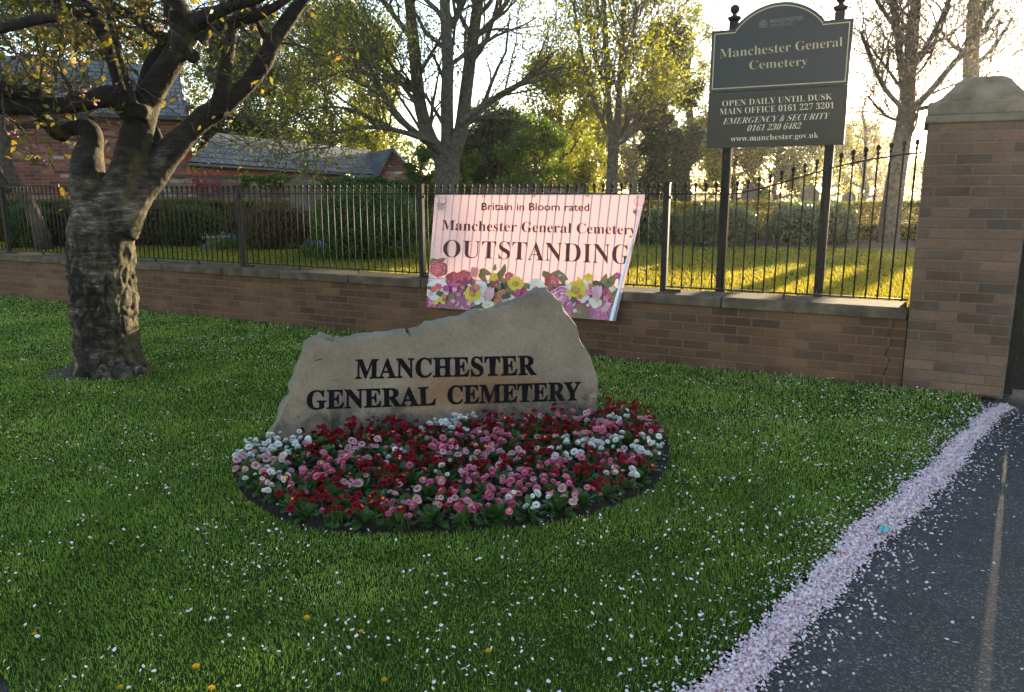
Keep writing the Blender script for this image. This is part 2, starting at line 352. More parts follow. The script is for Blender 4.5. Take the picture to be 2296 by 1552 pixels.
pil = thing('brick_pillar', 'tall square brick gate pillar with domed stone cap at end of wall', 'pillar', WF(11.918, 0.30), WANG)
mb = MB(); mb.box(-0.327, 0.327, -0.32, 0.334, -0.1, 1.93); mb.build('brickwork', M['pillarbrick'], pil)
mb = MB(); mb.box(-0.352, 0.352, -0.345, 0.359, 1.9302, 1.985); mb.box(-0.34, 0.34, -0.335, 0.347, 1.985, 2.075)
bevel(mb.build('cap_slab', M['capstone'], pil), 0.01, 2)
prof = [(0.30, 2.075), (0.285, 2.10), (0.24, 2.15), (0.20, 2.19), (0.175, 2.225), (0.14, 2.25), (0.09, 2.262), (0.02, 2.266)]
mb = MB(); vs = []; n4 = 32
for r, z in prof:
    for k in range(n4):
        an = 2 * math.pi * k / n4; q = max(abs(math.cos(an)), abs(math.sin(an))); sqr = r / (q ** 0.75)
        vs.append((sqr * math.cos(an), 0.006 + sqr * math.sin(an), z))
mb.add(vs, [(i * n4 + k, i * n4 + (k + 1) % n4, (i + 1) * n4 + (k + 1) % n4, (i + 1) * n4 + k) for i in range(len(prof) - 1) for k in range(n4)] + [tuple(range((len(prof) - 1) * n4, len(prof) * n4))])
mb.build('domed_cap', M['capstone'], pil, False)

# ------------------------------------------------------------------ iron railings
def rail_z(s):
    return float(np.interp(s, [10.2, 10.3, 10.42, 10.56, 10.69, 10.83, 10.97, 11.1, 11.24, 11.4, 11.56], [1.44, 1.45, 1.478, 1.515, 1.555, 1.60, 1.64, 1.672, 1.698, 1.722, 1.74]))
FY = 0.15
def bar_mesh(top):
    mb = MB(); mb.tube([(0, 0, 0.638), (0, 0, top - 0.0622)], 0.0066, 6); me = mb.mesh('bar'); mb = MB()
    mb.lathe([(0.008, top - 0.062), (0.0125, top - 0.055), (0.0125, top - 0.047), (0.008, top - 0.04), (0.007, top - 0.03), (0.012, top - 0.026), (0.0165, top - 0.013), (0.0165, top - 0.004), (0.012, top + 0.007), (0.004, top + 0.012)], n=8)
    return me, mb.mesh('finial')
barme = bar_mesh(1.522)
posts = [0.09, 2.38, 4.66, 7.155, 9.667]
pl = ['post beside the leaning young tree', 'post behind the cherry trunk', 'post between the cherry and the banner', 'post at the tree side of the banner', 'post between banner and tall sign']
for s, t in zip(posts, pl):
    p = thing('fence_post', 'square black iron railing ' + t, 'fence post', WF(s, FY), WANG, 'iron posts of the railings')
    mb = MB(); mb.box(-0.026, 0.026, -0.026, 0.026, 0.606, 1.528); bevel(mb.build('shaft', M['iron'], p), 0.004, 1)
    mb = MB(); mb.box(-0.03, 0.03, -0.03, 0.03, 1.5282, 1.536); mb.build('cap', M['iron'], p)
    mb = MB(); mb.box(0.026, 0.16, -0.022, 0.022, 0.606, 0.628); mb.build('foot_bracket', M['iron'], p)
    mb = MB(); mb.box(0.0262, 0.042, -0.012, 0.012, 1.40, 1.425); mb.tube([(0.034, -0.02, 1.412), (0.034, 0.02, 1.412)], 0.006, 6); mb.build('bolt', M['iron'], p)
spans = [(-2.2, 0.06), (0.12, 2.35), (2.41, 4.63), (4.69, 7.125), (7.185, 9.637), (9.697, 11.575)]
fl = ['black railing panel running out past the leaning young tree', 'black railing panel between leaning young tree and cherry trunk', 'black railing panel just beside the cherry trunk before the brick house',
      'black railing panel in front of the round dark green bush', 'black railing panel carrying the floral banner', 'black railing panel whose top sweeps up to the brick pillar']
for (s0, s1), t in zip(spans, fl):
    p = thing('railing_panel', t, 'railing', WF(s0, FY), WANG, 'iron railing panels on the wall')
    n = max(3, round((s1 - s0) / 0.0855)); step = (s1 - s0) / n
    for k in range(n):
        s = s0 + step * (k + 0.5); zr = rail_z(s)
        me = barme if zr <= 1.4401 else bar_mesh(zr + 0.088)
        o = bpy.data.objects.new('bar', me[0]); COL.objects.link(o); o.parent = p; o.location = (s - s0, 0, 0)
        o2 = bpy.data.objects.new('finial', me[1]); COL.objects.link(o2); o2.parent = o
        for q in me:
            if not q.materials: q.materials.append(M['iron'])
            q.polygons.foreach_set('use_smooth', np.ones(len(q.polygons), bool))
    def rail(zf, h, d):
        mb = MB(); ss = np.linspace(s0, s1, 2 if s1 < 10 else 24); vs = []
        for s in ss:
            z = zf(s); vs += [(s - s0, -d, z - h), (s - s0, d, z - h), (s - s0, d, z + h), (s - s0, -d, z + h)]
        fs = [(i * 4 + k, i * 4 + (k + 1) % 4, i * 4 + 4 + (k + 1) % 4, i * 4 + 4 + k) for i in range(len(ss) - 1) for k in range(4)] + [(3, 2, 1, 0), tuple(range(len(vs) - 4, len(vs)))]
        mb.add(vs, fs); return mb
    rail(rail_z, 0.006, 0.016).build('top_rail', M['iron'], p)
    rail(lambda s: 0.648, 0.006, 0.014).build('bottom_rail', M['iron'], p)
    for q in ((0.34, 0.68) if s1 - s0 > 2.1 else (0.52,)):
        x = (s1 - s0) * q; mb = MB(); mb.box(x - 0.008, x + 0.008, -0.011, 0.011, 0.603, 0.642); mb.build('support_foot', M['iron'], p)
# gate beyond the pillar
gt = thing('iron_gate', 'black iron gate hung on a dark post beside the brick pillar', 'gate', WF(12.26, FY), WANG)
mb = MB(); mb.box(-0.01, 0.05, -0.06, 0.0, 0.0, 1.85); bevel(mb.build('hinge_post', M['iron'], gt), 0.004, 1)
mb = MB(); mb.box(0.0585, 0.155, -0.03, 0.0, 0.04, 1.85); mb.box(1.30, 1.34, -0.03, 0.0, 0.04, 1.85); mb.box(0.155, 1.30, -0.028, -0.004, 0.72, 0.76); mb.box(0.155, 1.30, -0.028, -0.004, 1.70, 1.74); mb.build('gate_frame', M['iron'], gt)
mb = MB(); mb.box(0.155, 1.30, -0.018, -0.012, 0.05, 0.719); mb.build('shade_plate', M['iron'], gt)  # unseen solid panel, added to keep low sun off the path
mb = MB(); mb.box(0.0502, 0.0583, -0.03, -0.012, 0.24, 0.262); mb.build('hinge', M['iron'], gt)
for k in range(9):
    mb = MB(); x = 0.27 + k * 0.115; mb.tube([(x, -0.016, 0.7602), (x, -0.016, 1.6998)], 0.008, 6); mb.build('bar', M['iron'], gt)

# ------------------------------------------------------------------ lettering
def mathstr(s):
    o = ''
    for c in s:
        if 'A' <= c <= 'Z': o += chr(0x1D400 + ord(c) - 65)
        elif 'a' <= c <= 'z': o += chr(0x1D41A + ord(c) - 97)
        elif '0' <= c <= '9': o += chr(0x1D7CE + ord(c) - 48)
        else: o += c
    return o
def glyphs(body, serif=True, off=0.0, space=1.0, wspace=1.0):
    c = bpy.data.curves.new('lettering_curve', 'FONT'); c.body = mathstr(body) if serif else body
    c.offset = off; c.space_character = space; c.space_word = wspace; c.resolution_u = 4
    o = bpy.data.objects.new('lettering_curve', c); COL.objects.link(o)
    dg = bpy.context.evaluated_depsgraph_get(); dg.update()
    me = o.evaluated_get(dg).to_mesh(); V = np.array([v.co[:] for v in me.vertices]); Fc = [list(p.vertices) for p in me.polygons]
    o.evaluated_get(dg).to_mesh_clear(); bpy.data.objects.remove(o); bpy.data.curves.remove(c)
    return V, Fc
CAPH = {}
def caph(serif, off):
    if (serif, off) not in CAPH: V, _ = glyphs('E', serif, off); CAPH[(serif, off)] = (V[:, 1].min(), V[:, 1].max())
    return CAPH[(serif, off)]
def lettering(name, body, quad, surf, m, parent, serif=True, off=0.0, slant=0.0, space=1.0, wspace=1.0, back=None, thick=0.0):
    """quad: pixel corners of the cap-height box, baseline start, baseline end, cap end, cap start."""
    V, Fc = glyphs(body, serif, off, space, wspace); lo, hi = caph(serif, off)
    v = (V[:, 1] - lo) / (hi - lo); x = V[:, 0] + slant * (V[:, 1] - lo); u = (x - x.min()) / (x.max() - x.min())
    q = np.array(quad, float)
    px = (q[0] * (1 - u)[:, None] + q[1] * u[:, None]) * (1 - v)[:, None] + (q[3] * (1 - u)[:, None] + q[2] * u[:, None]) * v[:, None]
    inv = parent.matrix_world.inverted() if parent else Matrix()
    W = [tuple(inv @ surf(*p)) for p in px]
    iv = sorted((V[f, 0].min(), V[f, 0].max()) for f in Fc); cuts = []; hi_ = iv[0][1]
    for a, b in iv:
        if a - hi_ > 0.17 * space: cuts.append((a + hi_) / 2)
        hi_ = max(hi_, b)
    wi = [sum(V[f, 0].mean() > c for c in cuts) for f in Fc]
    for k in range(len(cuts) + 1):
        ids = {}; fs = []
        for f, q_ in zip(Fc, wi):
            if q_ == k: fs.append([ids.setdefault(i, len(ids)) for i in f])
        me = bpy.data.meshes.new(name); me.from_pydata([W[i] for i in ids], [], fs); me.update(); link(name, me, m, parent)

# ------------------------------------------------------------------ carved name stone
SO = np.array(G(601, 990)); SE = np.array(G(1338, 935)) - SO; SE[2] = 0; SE /= np.linalg.norm(SE)
SNh = np.array([-SE[1], SE[0], 0.0]); lean = R(4.0)
SN = SNh * math.cos(lean) - np.array([0, 0, 1.0]) * math.sin(-lean) * -1.0   # face normal pointing away from the viewer
SN = SNh * math.cos(lean) + np.array([0, 0, -math.sin(lean)]); SN /= np.linalg.norm(SN)
def stone_pt(px, py, d=0.0): return PL(px, py, SO, SN) + Vector(SN) * d
OUT = [(601, 990), (606, 972), (620, 948), (636, 911), (650, 885), (655, 868), (661, 838), (671, 812), (679, 789), (687, 776), (696, 766), (708, 760), (722, 762), (735, 766), (749, 767), (785, 764), (825, 756), (865, 754), (890, 751), (910, 749), (919, 755), (926, 747), (948, 736), (974, 729), (1007, 723), (1040, 712), (1080, 701), (1116, 693), (1156, 680), (1182, 670), (1212, 658), (1227, 652), (1242, 663), (1259, 680), (1265, 696), (1275, 713), (1292, 733), (1298, 756), (1312, 782), (1325, 805), (1333, 825), (1340, 855), (1340, 878), (1337, 905), (1338, 932)]
op = [np.array(stone_pt(*p)) for p in OUT]
op = [op[0] - np.array([0, 0, 0.08])] + op + [op[-1] - np.array([0, 0, 0.10])]
res = []
for a, b in zip(op[:-1], op[1:]):
    n = max(1, int(np.linalg.norm(b - a) / 0.014))
    for k in range(n): res.append(a + (b - a) * k / n)
res.append(op[-1])
cen = np.mean(res, 0); NR = len(res)
st = thing('name_stone', 'rough sandstone slab carved with cemetery name in black standing behind the daisies', 'name stone', tuple(SO))
def jit(p, a, sd): return np.array([noise.noise(Vector(p) * 14 + Vector((sd, 0, 0))), noise.noise(Vector(p) * 14 + Vector((0, sd, 5))), noise.noise(Vector(p) * 14 + Vector((3, 5, sd)))]) * a
rings = []
for k, (d, infl, ja) in enumerate([(0.0, -0.006, 0.004), (0.012, 0.006, 0.008), (0.035, 0.012, 0.014), (0.08, 0.016, 0.02), (0.14, 0.012, 0.022), (0.19, 0.0, 0.018), (0.21, -0.02, 0.012)]):
    rg = []
    for i, p in enumerate(res):
        t = res[min(i + 1, NR - 1)] - res[max(i - 1, 0)]; t /= np.linalg.norm(t); nn = np.cross(t, SN); nn /= np.linalg.norm(nn)
        if nn @ (p - cen) < 0: nn = -nn
        j = jit(p, ja, k * 0.35)
        if k == 0: j -= SN * (j @ SN)
        rg.append(p + SN * d + nn * infl + j)
    rings.append(rg)
V = [Vector(p - SO) for rg in rings for p in rg]
me = bpy.data.meshes.new('slab'); bmx = bmesh.new(); bv = [bmx.verts.new(p) for p in V]
for r in range(len(rings) - 1):
    for i in range(NR):
        j = (i + 1) % NR; f = bmx.faces.new((bv[r * NR + i], bv[r * NR + j], bv[(r + 1) * NR + j], bv[(r + 1) * NR + i])); f.material_index = 1
f1 = bmx.faces.new(bv[:NR]); f2 = bmx.faces.new(bv[-NR:]); f2.material_index = 1
bmesh.ops.triangulate(bmx, faces=[f1, f2]); bmesh.ops.recalc_face_normals(bmx, faces=bmx.faces[:]); bmx.to_mesh(me); bmx.free()
def stonemat(name, face):
    m, nt, b = nmat(name); co = objco(nt)
    n1 = noisen(nt, 3.0, 6, 0.6, co); n2 = noisen(nt, 60, 5, 0.7, co); n3 = noisen(nt, 5.5, 6, 0.7, co, 0.6); n4 = noisen(nt, 2.2, 5, 0.6, co)
    r = ramp(nt, [(0.3, (0.168, 0.124, 0.094)), (0.5, (0.222, 0.168, 0.129)), (0.7, (0.27, 0.21, 0.164))] if face else [(0.3, (0.20, 0.165, 0.12)), (0.7, (0.36, 0.31, 0.24))])
    nt.links.new(n1.outputs['Fac'], r.inputs[0]); c = r.outputs[0]
    sp = nt.nodes.new('ShaderNodeSeparateXYZ'); nt.links.new(co, sp.inputs[0])
    if face:
        # iron-orange patch in the middle
        dx = mathn(nt, 'DIVIDE', mathn(nt, 'SUBTRACT', sp.outputs[0], 1.20), 0.46); dz = mathn(nt, 'DIVIDE', mathn(nt, 'SUBTRACT', sp.outputs[2], 0.24), 0.17)
        rr = mathn(nt, 'ADD', mathn(nt, 'MULTIPLY', dx, dx), mathn(nt, 'MULTIPLY', dz, dz))
        rr = mathn(nt, 'ADD', rr, mathn(nt, 'MULTIPLY', mathn(nt, 'SUBTRACT', n3.outputs['Fac'], 0.5), 2.2))
        mr = nt.nodes.new('ShaderNodeMapRange'); mr.inputs['From Min'].default_value = 1.2; mr.inputs['From Max'].default_value = 0.2; nt.links.new(rr, mr.inputs['Value'])
        c = mixc(nt, mathn(nt, 'MULTIPLY', mr.outputs[0], 0.85), c, (0.20, 0.105, 0.055))
        # black lichen near the foot
        lo = nt.nodes.new('ShaderNodeMapRange'); lo.inputs['From Min'].default_value = 0.30; lo.inputs['From Max'].default_value = 0.10; nt.links.new(sp.outputs[2], lo.inputs['Value'])
        bl = ramp(nt, [(0.42, (0, 0, 0)), (0.60, (1, 1, 1))]); n5 = noisen(nt, 4.5, 8, 0.75, co, 0.4); nt.links.new(n5.outputs['Fac'], bl.inputs[0])
        c = mixc(nt, mathn(nt, 'MULTIPLY', mathn(nt, 'MULTIPLY', bl.outputs[0], lo.outputs[0]), 0.9), c, (0.030, 0.027, 0.025))
        sp2 = ramp(nt, [(0.0, (1, 1, 1)), (0.03, (0, 0, 0))]); v2 = nt.nodes.new('ShaderNodeTexVoronoi'); v2.inputs['Scale'].default_value = 16; nt.links.new(co, v2.inputs['Vector'])
        nt.links.new(v2.outputs['Distance'], sp2.inputs[0]); c = mixc(nt, mathn(nt, 'MULTIPLY', sp2.outputs[0], 0.8), c, (0.06, 0.05, 0.04))
        fl_ = ramp(nt, [(0.6, (0, 0, 0)), (0.72, (1, 1, 1))]); nt.links.new(n4.outputs['Fac'], fl_.inputs[0])
        c = mixc(nt, mathn(nt, 'MULTIPLY', fl_.outputs[0], 0.35), c, (0.29, 0.25, 0.205))
    n6 = noisen(nt, 160, 3, 0.7, co); c = mixc(nt, 0.75, c, mixc(nt, n2.outputs['Fac'], (0.4, 0.4, 0.4), (1.6, 1.6, 1.6)), 'MULTIPLY'); c = mixc(nt, 0.6, c, mixc(nt, n6.outputs['Fac'], (0.4, 0.4, 0.4), (1.6, 1.6, 1.6)), 'MULTIPLY')
    nt.links.new(c, b.inputs['Base Color']); b.inputs['Roughness'].default_value = 0.9; b.inputs['Specular IOR Level'].default_value = 0.2
    bumpn(nt, mathn(nt, 'ADD', n2.outputs['Fac'], n3.outputs['Fac']), 0.5 if face else 1.0, 0.006 if face else 0.03, b); return m
link('slab', me, [stonemat('sandstone_face', True), stonemat('sandstone_split', False)], st)
M['blackpaint'] = plain('black_letter_paint', (0.003, 0.003, 0.004), (0.010, 0.010, 0.012), 60, 0.8, 0, 0.4, 0.002, spec=0.08)
st.matrix_world = Matrix.Translation(SO)
def stone_surf(px, py): return stone_pt(px, py, -0.0016)
lettering('carved_lettering', 'MANCHESTER', [(796, 850), (1203, 841), (1201, 797), (797, 806)], stone_surf, M['blackpaint'], st, True, 0.018, 0, 1.03)
lettering('carved_lettering', 'GENERAL', [(687, 919), (978, 909), (976, 867), (688, 876)], stone_surf, M['blackpaint'], st, True, 0.018)
lettering('carved_lettering', 'CEMETERY', [(1003, 907), (1302, 898), (1302, 856), (1003, 865)], stone_surf, M['blackpaint'], st, True, 0.018)
mb = MB(); inv = Matrix.Translation(-SO)
for (a, b_) in (((703, 809), (723, 805)), ):
    q = [inv @ stone_pt(a[0], a[1] + 1.5, -0.0015), inv @ stone_pt(b_[0], b_[1] + 0.6, -0.0015), inv @ stone_pt(b_[0], b_[1] - 1, -0.0015), inv @ stone_pt((a[0] + b_[0]) / 2, a[1] - 3.5, -0.0015)]
    mb.add(q, [(0, 1, 2, 3)])
mb.build('chisel_mark', M['soil'], st)

# ------------------------------------------------------------------ banner
BO = np.array(WF(8.3, 0.12, 1.435)); tilt = math.atan2(0.22, 1.125)
BNr = WN * math.cos(tilt) - np.array([0, 0, 1.0]) * math.sin(tilt); BNr /= np.linalg.norm(BNr)
BQ = np.array([(958, 688), (1380, 720), (1448, 436), (975, 437)], float)     # lower start, lower end, upper end, upper start
def buv(u, v):
    p = (BQ[0] * (1 - u) + BQ[1] * u) * (1 - v) + (BQ[3] * (1 - u) + BQ[2] * u) * v
    return p
def bwave(p, v):
    q = p - BO; s_ = float(q @ WE)
    return 0.007 * math.sin(s_ * 5.5 + 0.6) * (1 - v * 0.6) + 0.004 * math.sin(s_ * 13 + v * 5) + 0.003 * math.sin(s_ * 24 - v * 9) * (1 - v) + 0.012 * math.exp(-((s_ - 0.55) / 0.12) ** 2) * (1 - v * 0.5)
def banner_pt(px, py, d=0.0, v=None):
    p = np.array(PL(px, py, BO, BNr))
    if v is None: v = min(1, max(0, (p[2] - 0.31) / 1.125))
    return Vector(p - BNr * (bwave(p, v) + d))
def puv(px, py):
    u, v = 0.5, 0.5
    for _ in range(12):
        p = buv(u, v); e_ = np.array([px, py]) - p
        ju = (buv(u + 1e-3, v) - p) / 1e-3; jv = (buv(u, v + 1e-3) - p) / 1e-3
        du, dv = np.linalg.solve(np.array([ju, jv]).T, e_); u += du; v += dv
    return u, v
bn = thing('banner', 'pink lit floral award banner tied to railings behind the name stone', 'banner', WF(8.3, 0.0), WANG)
bpy.context.view_layer.update()
binv = bn.matrix_world.inverted()
def clothmat(name, col, tcol, f, attr=None, rough=0.45):
    m, nt, b = nmat(name); t = nt.nodes.new('ShaderNodeBsdfTranslucent'); mx = nt.nodes.new('ShaderNodeMixShader'); mx.inputs[0].default_value = f
    if attr:
        at = nt.nodes.new('ShaderNodeAttribute'); at.attribute_name = attr
        nt.links.new(at.outputs['Color'], b.inputs['Base Color']); nt.links.new(mixc(nt, 1.0, at.outputs['Color'], tcol, 'MULTIPLY'), t.inputs[0])
    else: b.inputs['Base Color'].default_value = (*col, 1); t.inputs[0].default_value = (*tcol, 1)
    b.inputs['Roughness'].default_value = rough
    nt.links.new(b.outputs[0], mx.inputs[1]); nt.links.new(t.outputs[0], mx.inputs[2]); nt.links.new(mx.outputs[0], nt.nodes['Material Output'].inputs[0]); return m
M['vinyl'] = clothmat('banner_vinyl', (0.50, 0.465, 0.52), (0.42, 0.215, 0.20), 0.36)
M['print'] = clothmat('printed_ink', (1, 1, 1), (0.72, 0.42, 0.35), 0.30, 'ink')
M['ink'] = clothmat('dark_ink', (0.028, 0.022, 0.026), (0.13, 0.02, 0.018), 0.42)
M['vinylback'] = plain('vinyl_back', (0.62, 0.70, 0.80), (0.72, 0.78, 0.86), 3, 0.4, 0, 0)
NU, NV = 96, 48; vs = []; 
for j in range(NV + 1):
    for i in range(NU + 1):
        u, v = i / NU, j / NV; p = buv(u, v); vs.append(binv @ banner_pt(p[0], p[1], 0, v))
mb = MB(); mb.add(vs, [(j * (NU + 1) + i, j * (NU + 1) + i + 1, (j + 1) * (NU + 1) + i + 1, (j + 1) * (NU + 1) + i) for j in range(NV) for i in range(NU)])
mb.build('sheet', M['vinyl'], bn, True)
def bsurf(px, py): return banner_pt(px, py, 0.003)
def c4(x, y): return (900 + x / 3.703, 380 + y / 3.703)
lettering('lettering', 'Britain in Bloom rated', [c4(662, 338), c4(1562, 346), c4(1562, 283), c4(664, 276)], bsurf, M['ink'], bn, False, 0.012)
lettering('lettering', 'Manchester General Cemetery', [c4(333, 503), c4(1950, 541), c4(1950, 461), c4(340, 421)], bsurf, M['ink'], bn, True, -0.004)
lettering('lettering', 'OUTSTANDING', [c4(345, 724), c4(1893, 786), c4(1897, 628), c4(352, 588)], bsurf, M['ink'], bn, True, -0.006, 0, 1.02)
# printed bouquet: discs and petals of ink, one flat print
pv, pf, pc = [], [], []; layer = [0]
def ink(pts, col):
    layer[0] += 1; d = 0.0012 + 0.00004 * layer[0]; b0 = len(pv)
    for (x, y) in pts:
        u, v = puv(x, y); u = min(max(u, 0.002), 0.975 - 0.0); v = min(max(v, 0.004), 0.99); q = buv(u, v)
        pv.append(tuple(binv @ banner_pt(q[0], q[1], d, v)))
    c = np.mean([pv[k] for k in range(b0, len(pv))], 0); pv.append(tuple(c)); pc.extend([col] * (len(pts) + 1)); n = len(pts)
    for k in range(n): pf.append((b0 + k, b0 + (k + 1) % n, b0 + n))
prng = random.Random(4)
def c5(x, y): return (900 + x / 3.827, 560 + y / 3.827)
def vary(c, a): 
    k = 1 + prng.uniform(-a, a); return tuple(min(1, max(0, x * k)) for x in c)
def disc(x, y, r, col, lobes=9, amp=0.08, ph=0, sq=0.9):
    pts = []
    for k in range(40):
        an = 2 * math.pi * k / 40; rr = r * (1 + amp * abs(math.sin(lobes * an / 2 + ph)) - amp)
        pts.append((x + rr * math.cos(an), y + rr * sq * math.sin(an)))
    ink(pts, col)
def rose(x, y, r, c1, c2):
    X, Y = c5(x, y); r = r / 3.827
    for k in range(9):
        q = 1 - k * 0.105; a_ = X + prng.uniform(-1, 1) * r * 0.05; disc(a_, Y + r * 0.02 * k, r * q * 1.0, tuple(x * .55 for x in c1), 6 + (k % 3), 0.12, k * 1.3); disc(X + prng.uniform(-1, 1) * r * 0.05, Y + r * 0.02 * k, r * q * 0.93, vary(c1 if k % 2 else tuple(min(1, x * 1.25 + .03) for x in c2), 0.22), 6 + (k % 3), 0.12, prng.random() * 6)
def petals(x, y, r, col, n, cen=None, wid=0.55):
    X, Y = c5(x, y); r = r / 3.827; o = prng.random() * 6
    for k in range(n):
        an = o + 2 * math.pi * k / n; cx, cy = X + math.cos(an) * r * 0.52, Y + math.sin(an) * r * 0.47; pts = []
        for j in range(14):
            t = 2 * math.pi * j / 14; a_, b_ = math.cos(t) * r * 0.52, math.sin(t) * r * wid * 0.6
            pts.append((cx + a_ * math.cos(an) - b_ * math.sin(an), cy + a_ * math.sin(an) + b_ * math.cos(an)))
        ink(pts, vary(col, 0.13))
    if cen: disc(X, Y, r * 0.26, cen, 8, 0.15); disc(X, Y, r * 0.1, vary((0.25, 0.3, 0.05), 0.2), 5, 0.1)
def leafp(x, y, L, an, col, w=0.4):
    X, Y = c5(x, y); L = L / 3.827; pts = []
    for j in range(12):
        t = 2 * math.pi * j / 12; a_ = math.cos(t) * L * 0.5; b_ = math.sin(t) * L * w * 0.5 * (1 - 0.5 * math.cos(t))
        pts.append((X + a_ * math.cos(an) - b_ * math.sin(an), Y + a_ * math.sin(an) + b_ * math.cos(an)))
    ink(pts, vary(col, 0.15))
PINK, MAG, COR, ORG, YEL, WHT, CRM, PAL, OLV, DKG = (0.72, 0.22, 0.42), (0.52, 0.06, 0.24), (0.75, 0.10, 0.13), (0.70, 0.22, 0.12), (0.78, 0.58, 0.05), (0.78, 0.76, 0.72), (0.8, 0.72, 0.55), (0.75, 0.42, 0.5), (0.23, 0.19, 0.06), (0.07, 0.09, 0.04)
for x, y, L, a in [(300, 110, 120, 0.2), (340, 95, 90, -0.5), (720, 195, 110, 0.3), (700, 240, 100, 0.9), (860, 200, 120, -0.9), (880, 165, 90, -1.3), (800, 150, 60, -1.4), (830, 260, 160, 0.1), (900, 300, 140, -0.4), (1320, 215, 120, -0.7), (1380, 230, 130, 0.5), (1260, 220, 110, 0.3), (1390, 270, 90, 1.2),
                   (730, 320, 120, 0.6), (690, 370, 130, -0.5), (800, 330, 150, 0.4), (1600, 330, 140, 0.5), (1800, 270, 150, -0.9), (1780, 310, 150, 0.6), (1740, 260, 120, -1.2), (1560, 400, 150, 0.4), (640, 470, 170, 0.2), (1580, 470, 140, 0.8), (1230, 210, 60, 1.3), (1690, 300, 120, 0.2), (620, 280, 80, 0.9)]:
    leafp(x, y, L, a, OLV if y < 300 else prng.choice([OLV, DKG, DKG]), 0.5)
for x in range(250, 1880, 60): leafp(x + prng.uniform(-20, 20), prng.uniform(330, 480), 150, prng.uniform(-1.5, 1.5), prng.choice([DKG, OLV, MAG]), 0.6)
for a in [(320, 165, 80, COR, (0.8, 0.2, 0.2)), (450, 250, 70, COR, (0.62, 0.06, 0.1)), (540, 240, 75, COR, (0.7, 0.1, 0.12)), (440, 315, 65, MAG, (0.62, 0.14, 0.3)), (545, 300, 70, MAG, COR), (500, 450, 118, PINK, (0.78, 0.38, 0.55)), (250, 440, 80, MAG, PINK), (930, 230, 42, COR, (0.7, 0.15, 0.2)),
          (880, 420, 90, ORG, (0.75, 0.32, 0.2)), (1050, 395, 85, MAG, (0.6, 0.04, 0.28)), (1300, 275, 70, COR, (0.8, 0.17, 0.18)), (1180, 400, 80, PINK, PAL), (1390, 420, 128, PINK, (0.77, 0.4, 0.58)), (1780, 400, 75, ORG, MAG), (1450, 545, 80, PINK, MAG), (1690, 545, 100, PINK, (0.66, 0.14, 0.36)), (1820, 520, 60, PINK, PAL), (600, 560, 60, MAG, PINK), (820, 290, 45, COR, PAL), (1000, 480, 60, PINK, MAG), (1860, 225, 32, MAG, PINK)]:
    rose(*a)
for a in [(318, 350, 95, WHT, 7, YEL, 0.95), (690, 330, 60, WHT, 5, None, 0.8), (1160, 320, 75, WHT, 6, YEL, 0.95), (750, 475, 52, CRM, 4, YEL, 0.95), (665, 415, 60, WHT, 5, None, 0.8), (930, 440, 62, CRM, 6, None, 0.9), (1560, 400, 60, WHT, 5, None, 0.8), (1670, 450, 58, CRM, 4, YEL, 0.95), (1540, 540, 70, OLV, 6, PINK, 0.8), (1590, 300, 50, WHT, 4, None, 0.7)]:
    petals(*a)
for a in [(620, 380, 72, YEL, 9, None, 0.7), (990, 295, 68, YEL, 7, None, 0.8), (800, 235, 38, YEL, 6, None, 0.8), (1510, 350, 88, YEL, 10, None, 0.7), (1612, 240, 40, YEL, 5, None, 0.8), (1535, 265, 34, YEL, 3, None, 0.7), (340, 430, 22, YEL, 5, None, 0.9), (370, 450, 20, YEL, 5, None, 0.9), (310, 455, 20, YEL, 5, None, 0.9)]:
    petals(*a)
for _ in range(70):
    x_, y_ = prng.uniform(240, 1860), prng.uniform(300, 560); petals(x_, y_, prng.uniform(16, 34), prng.choice([PINK, MAG, PAL, COR, ORG, CRM, DKG, OLV]), prng.choice([4, 5, 6]), None, 0.7)
for x, y, r in [(620, 380, 26), (990, 295, 24), (1510, 350, 32)]: rose(x, y, r, (0.62, 0.42, 0.03), (0.5, 0.33, 0.03))
for x, y, L in [(640, 195, 95), (770, 380, 120), (1690, 370, 130)]:
    for da in (-0.28, 0.28, 0.0): leafp(x + 40 * math.sin(da), y, L, -math.pi / 2 + da + 0.15, PAL if y > 300 else (0.78, 0.3, 0.28), 0.5)
me = bpy.data.meshes.new('printed_flowers'); me.from_pydata(pv, [], pf); me.update()
ca = me.color_attributes.new('ink', 'FLOAT_COLOR', 'POINT'); ca.data.foreach_set('color', np.array([(*c, 1) for c in pc], np.float32).ravel())
link('printed_flowers', me, M['print'], bn)
# emblems in the upper corners
def stroke(mbx, pts, wpx, surf, inv, closed=False):
    n = len(pts); 
    for k in range(n if closed else n - 1):
        a, b_ = np.array(pts[k]), np.array(pts[(k + 1) % n]); t = b_ - a; L = np.linalg.norm(t)
        if L < 1e-6: continue
        q = np.array([-t[1], t[0]]) / L * wpx / 2
        mbx.add([inv @ surf(*(a - q)), inv @ surf(*(b_ - q)), inv @ surf(*(b_ + q)), inv @ surf(*(a + q))], [(0, 1, 2, 3)])
M['inkpink'] = clothmat('plum_ink', (0.20, 0.045, 0.12), (0.4, 0.06, 0.10), 0.35)
M['inkgrey'] = clothmat('grey_ink', (0.16, 0.15, 0.24), (0.35, 0.16, 0.18), 0.35)
mb = MB(); fl6 = []
for k in range(60):
    an = 2 * math.pi * k / 60; r = 38 * (0.84 + 0.18 * abs(math.cos(3 * an))); fl6.append(c4(1978 + r * 1.18 * math.cos(an), 268 + r * math.sin(an)))
stroke(mb, fl6, 1.1, bsurf, binv, True)
for k, wd in enumerate((14, 34, 40, 30)): stroke(mb, [c4(1978 - wd / 1.4, 248 + k * 14), c4(1978 + wd / 1.4, 248 + k * 14)], 0.9, bsurf, binv)
mb.build('emblem', M['inkpink'], bn)
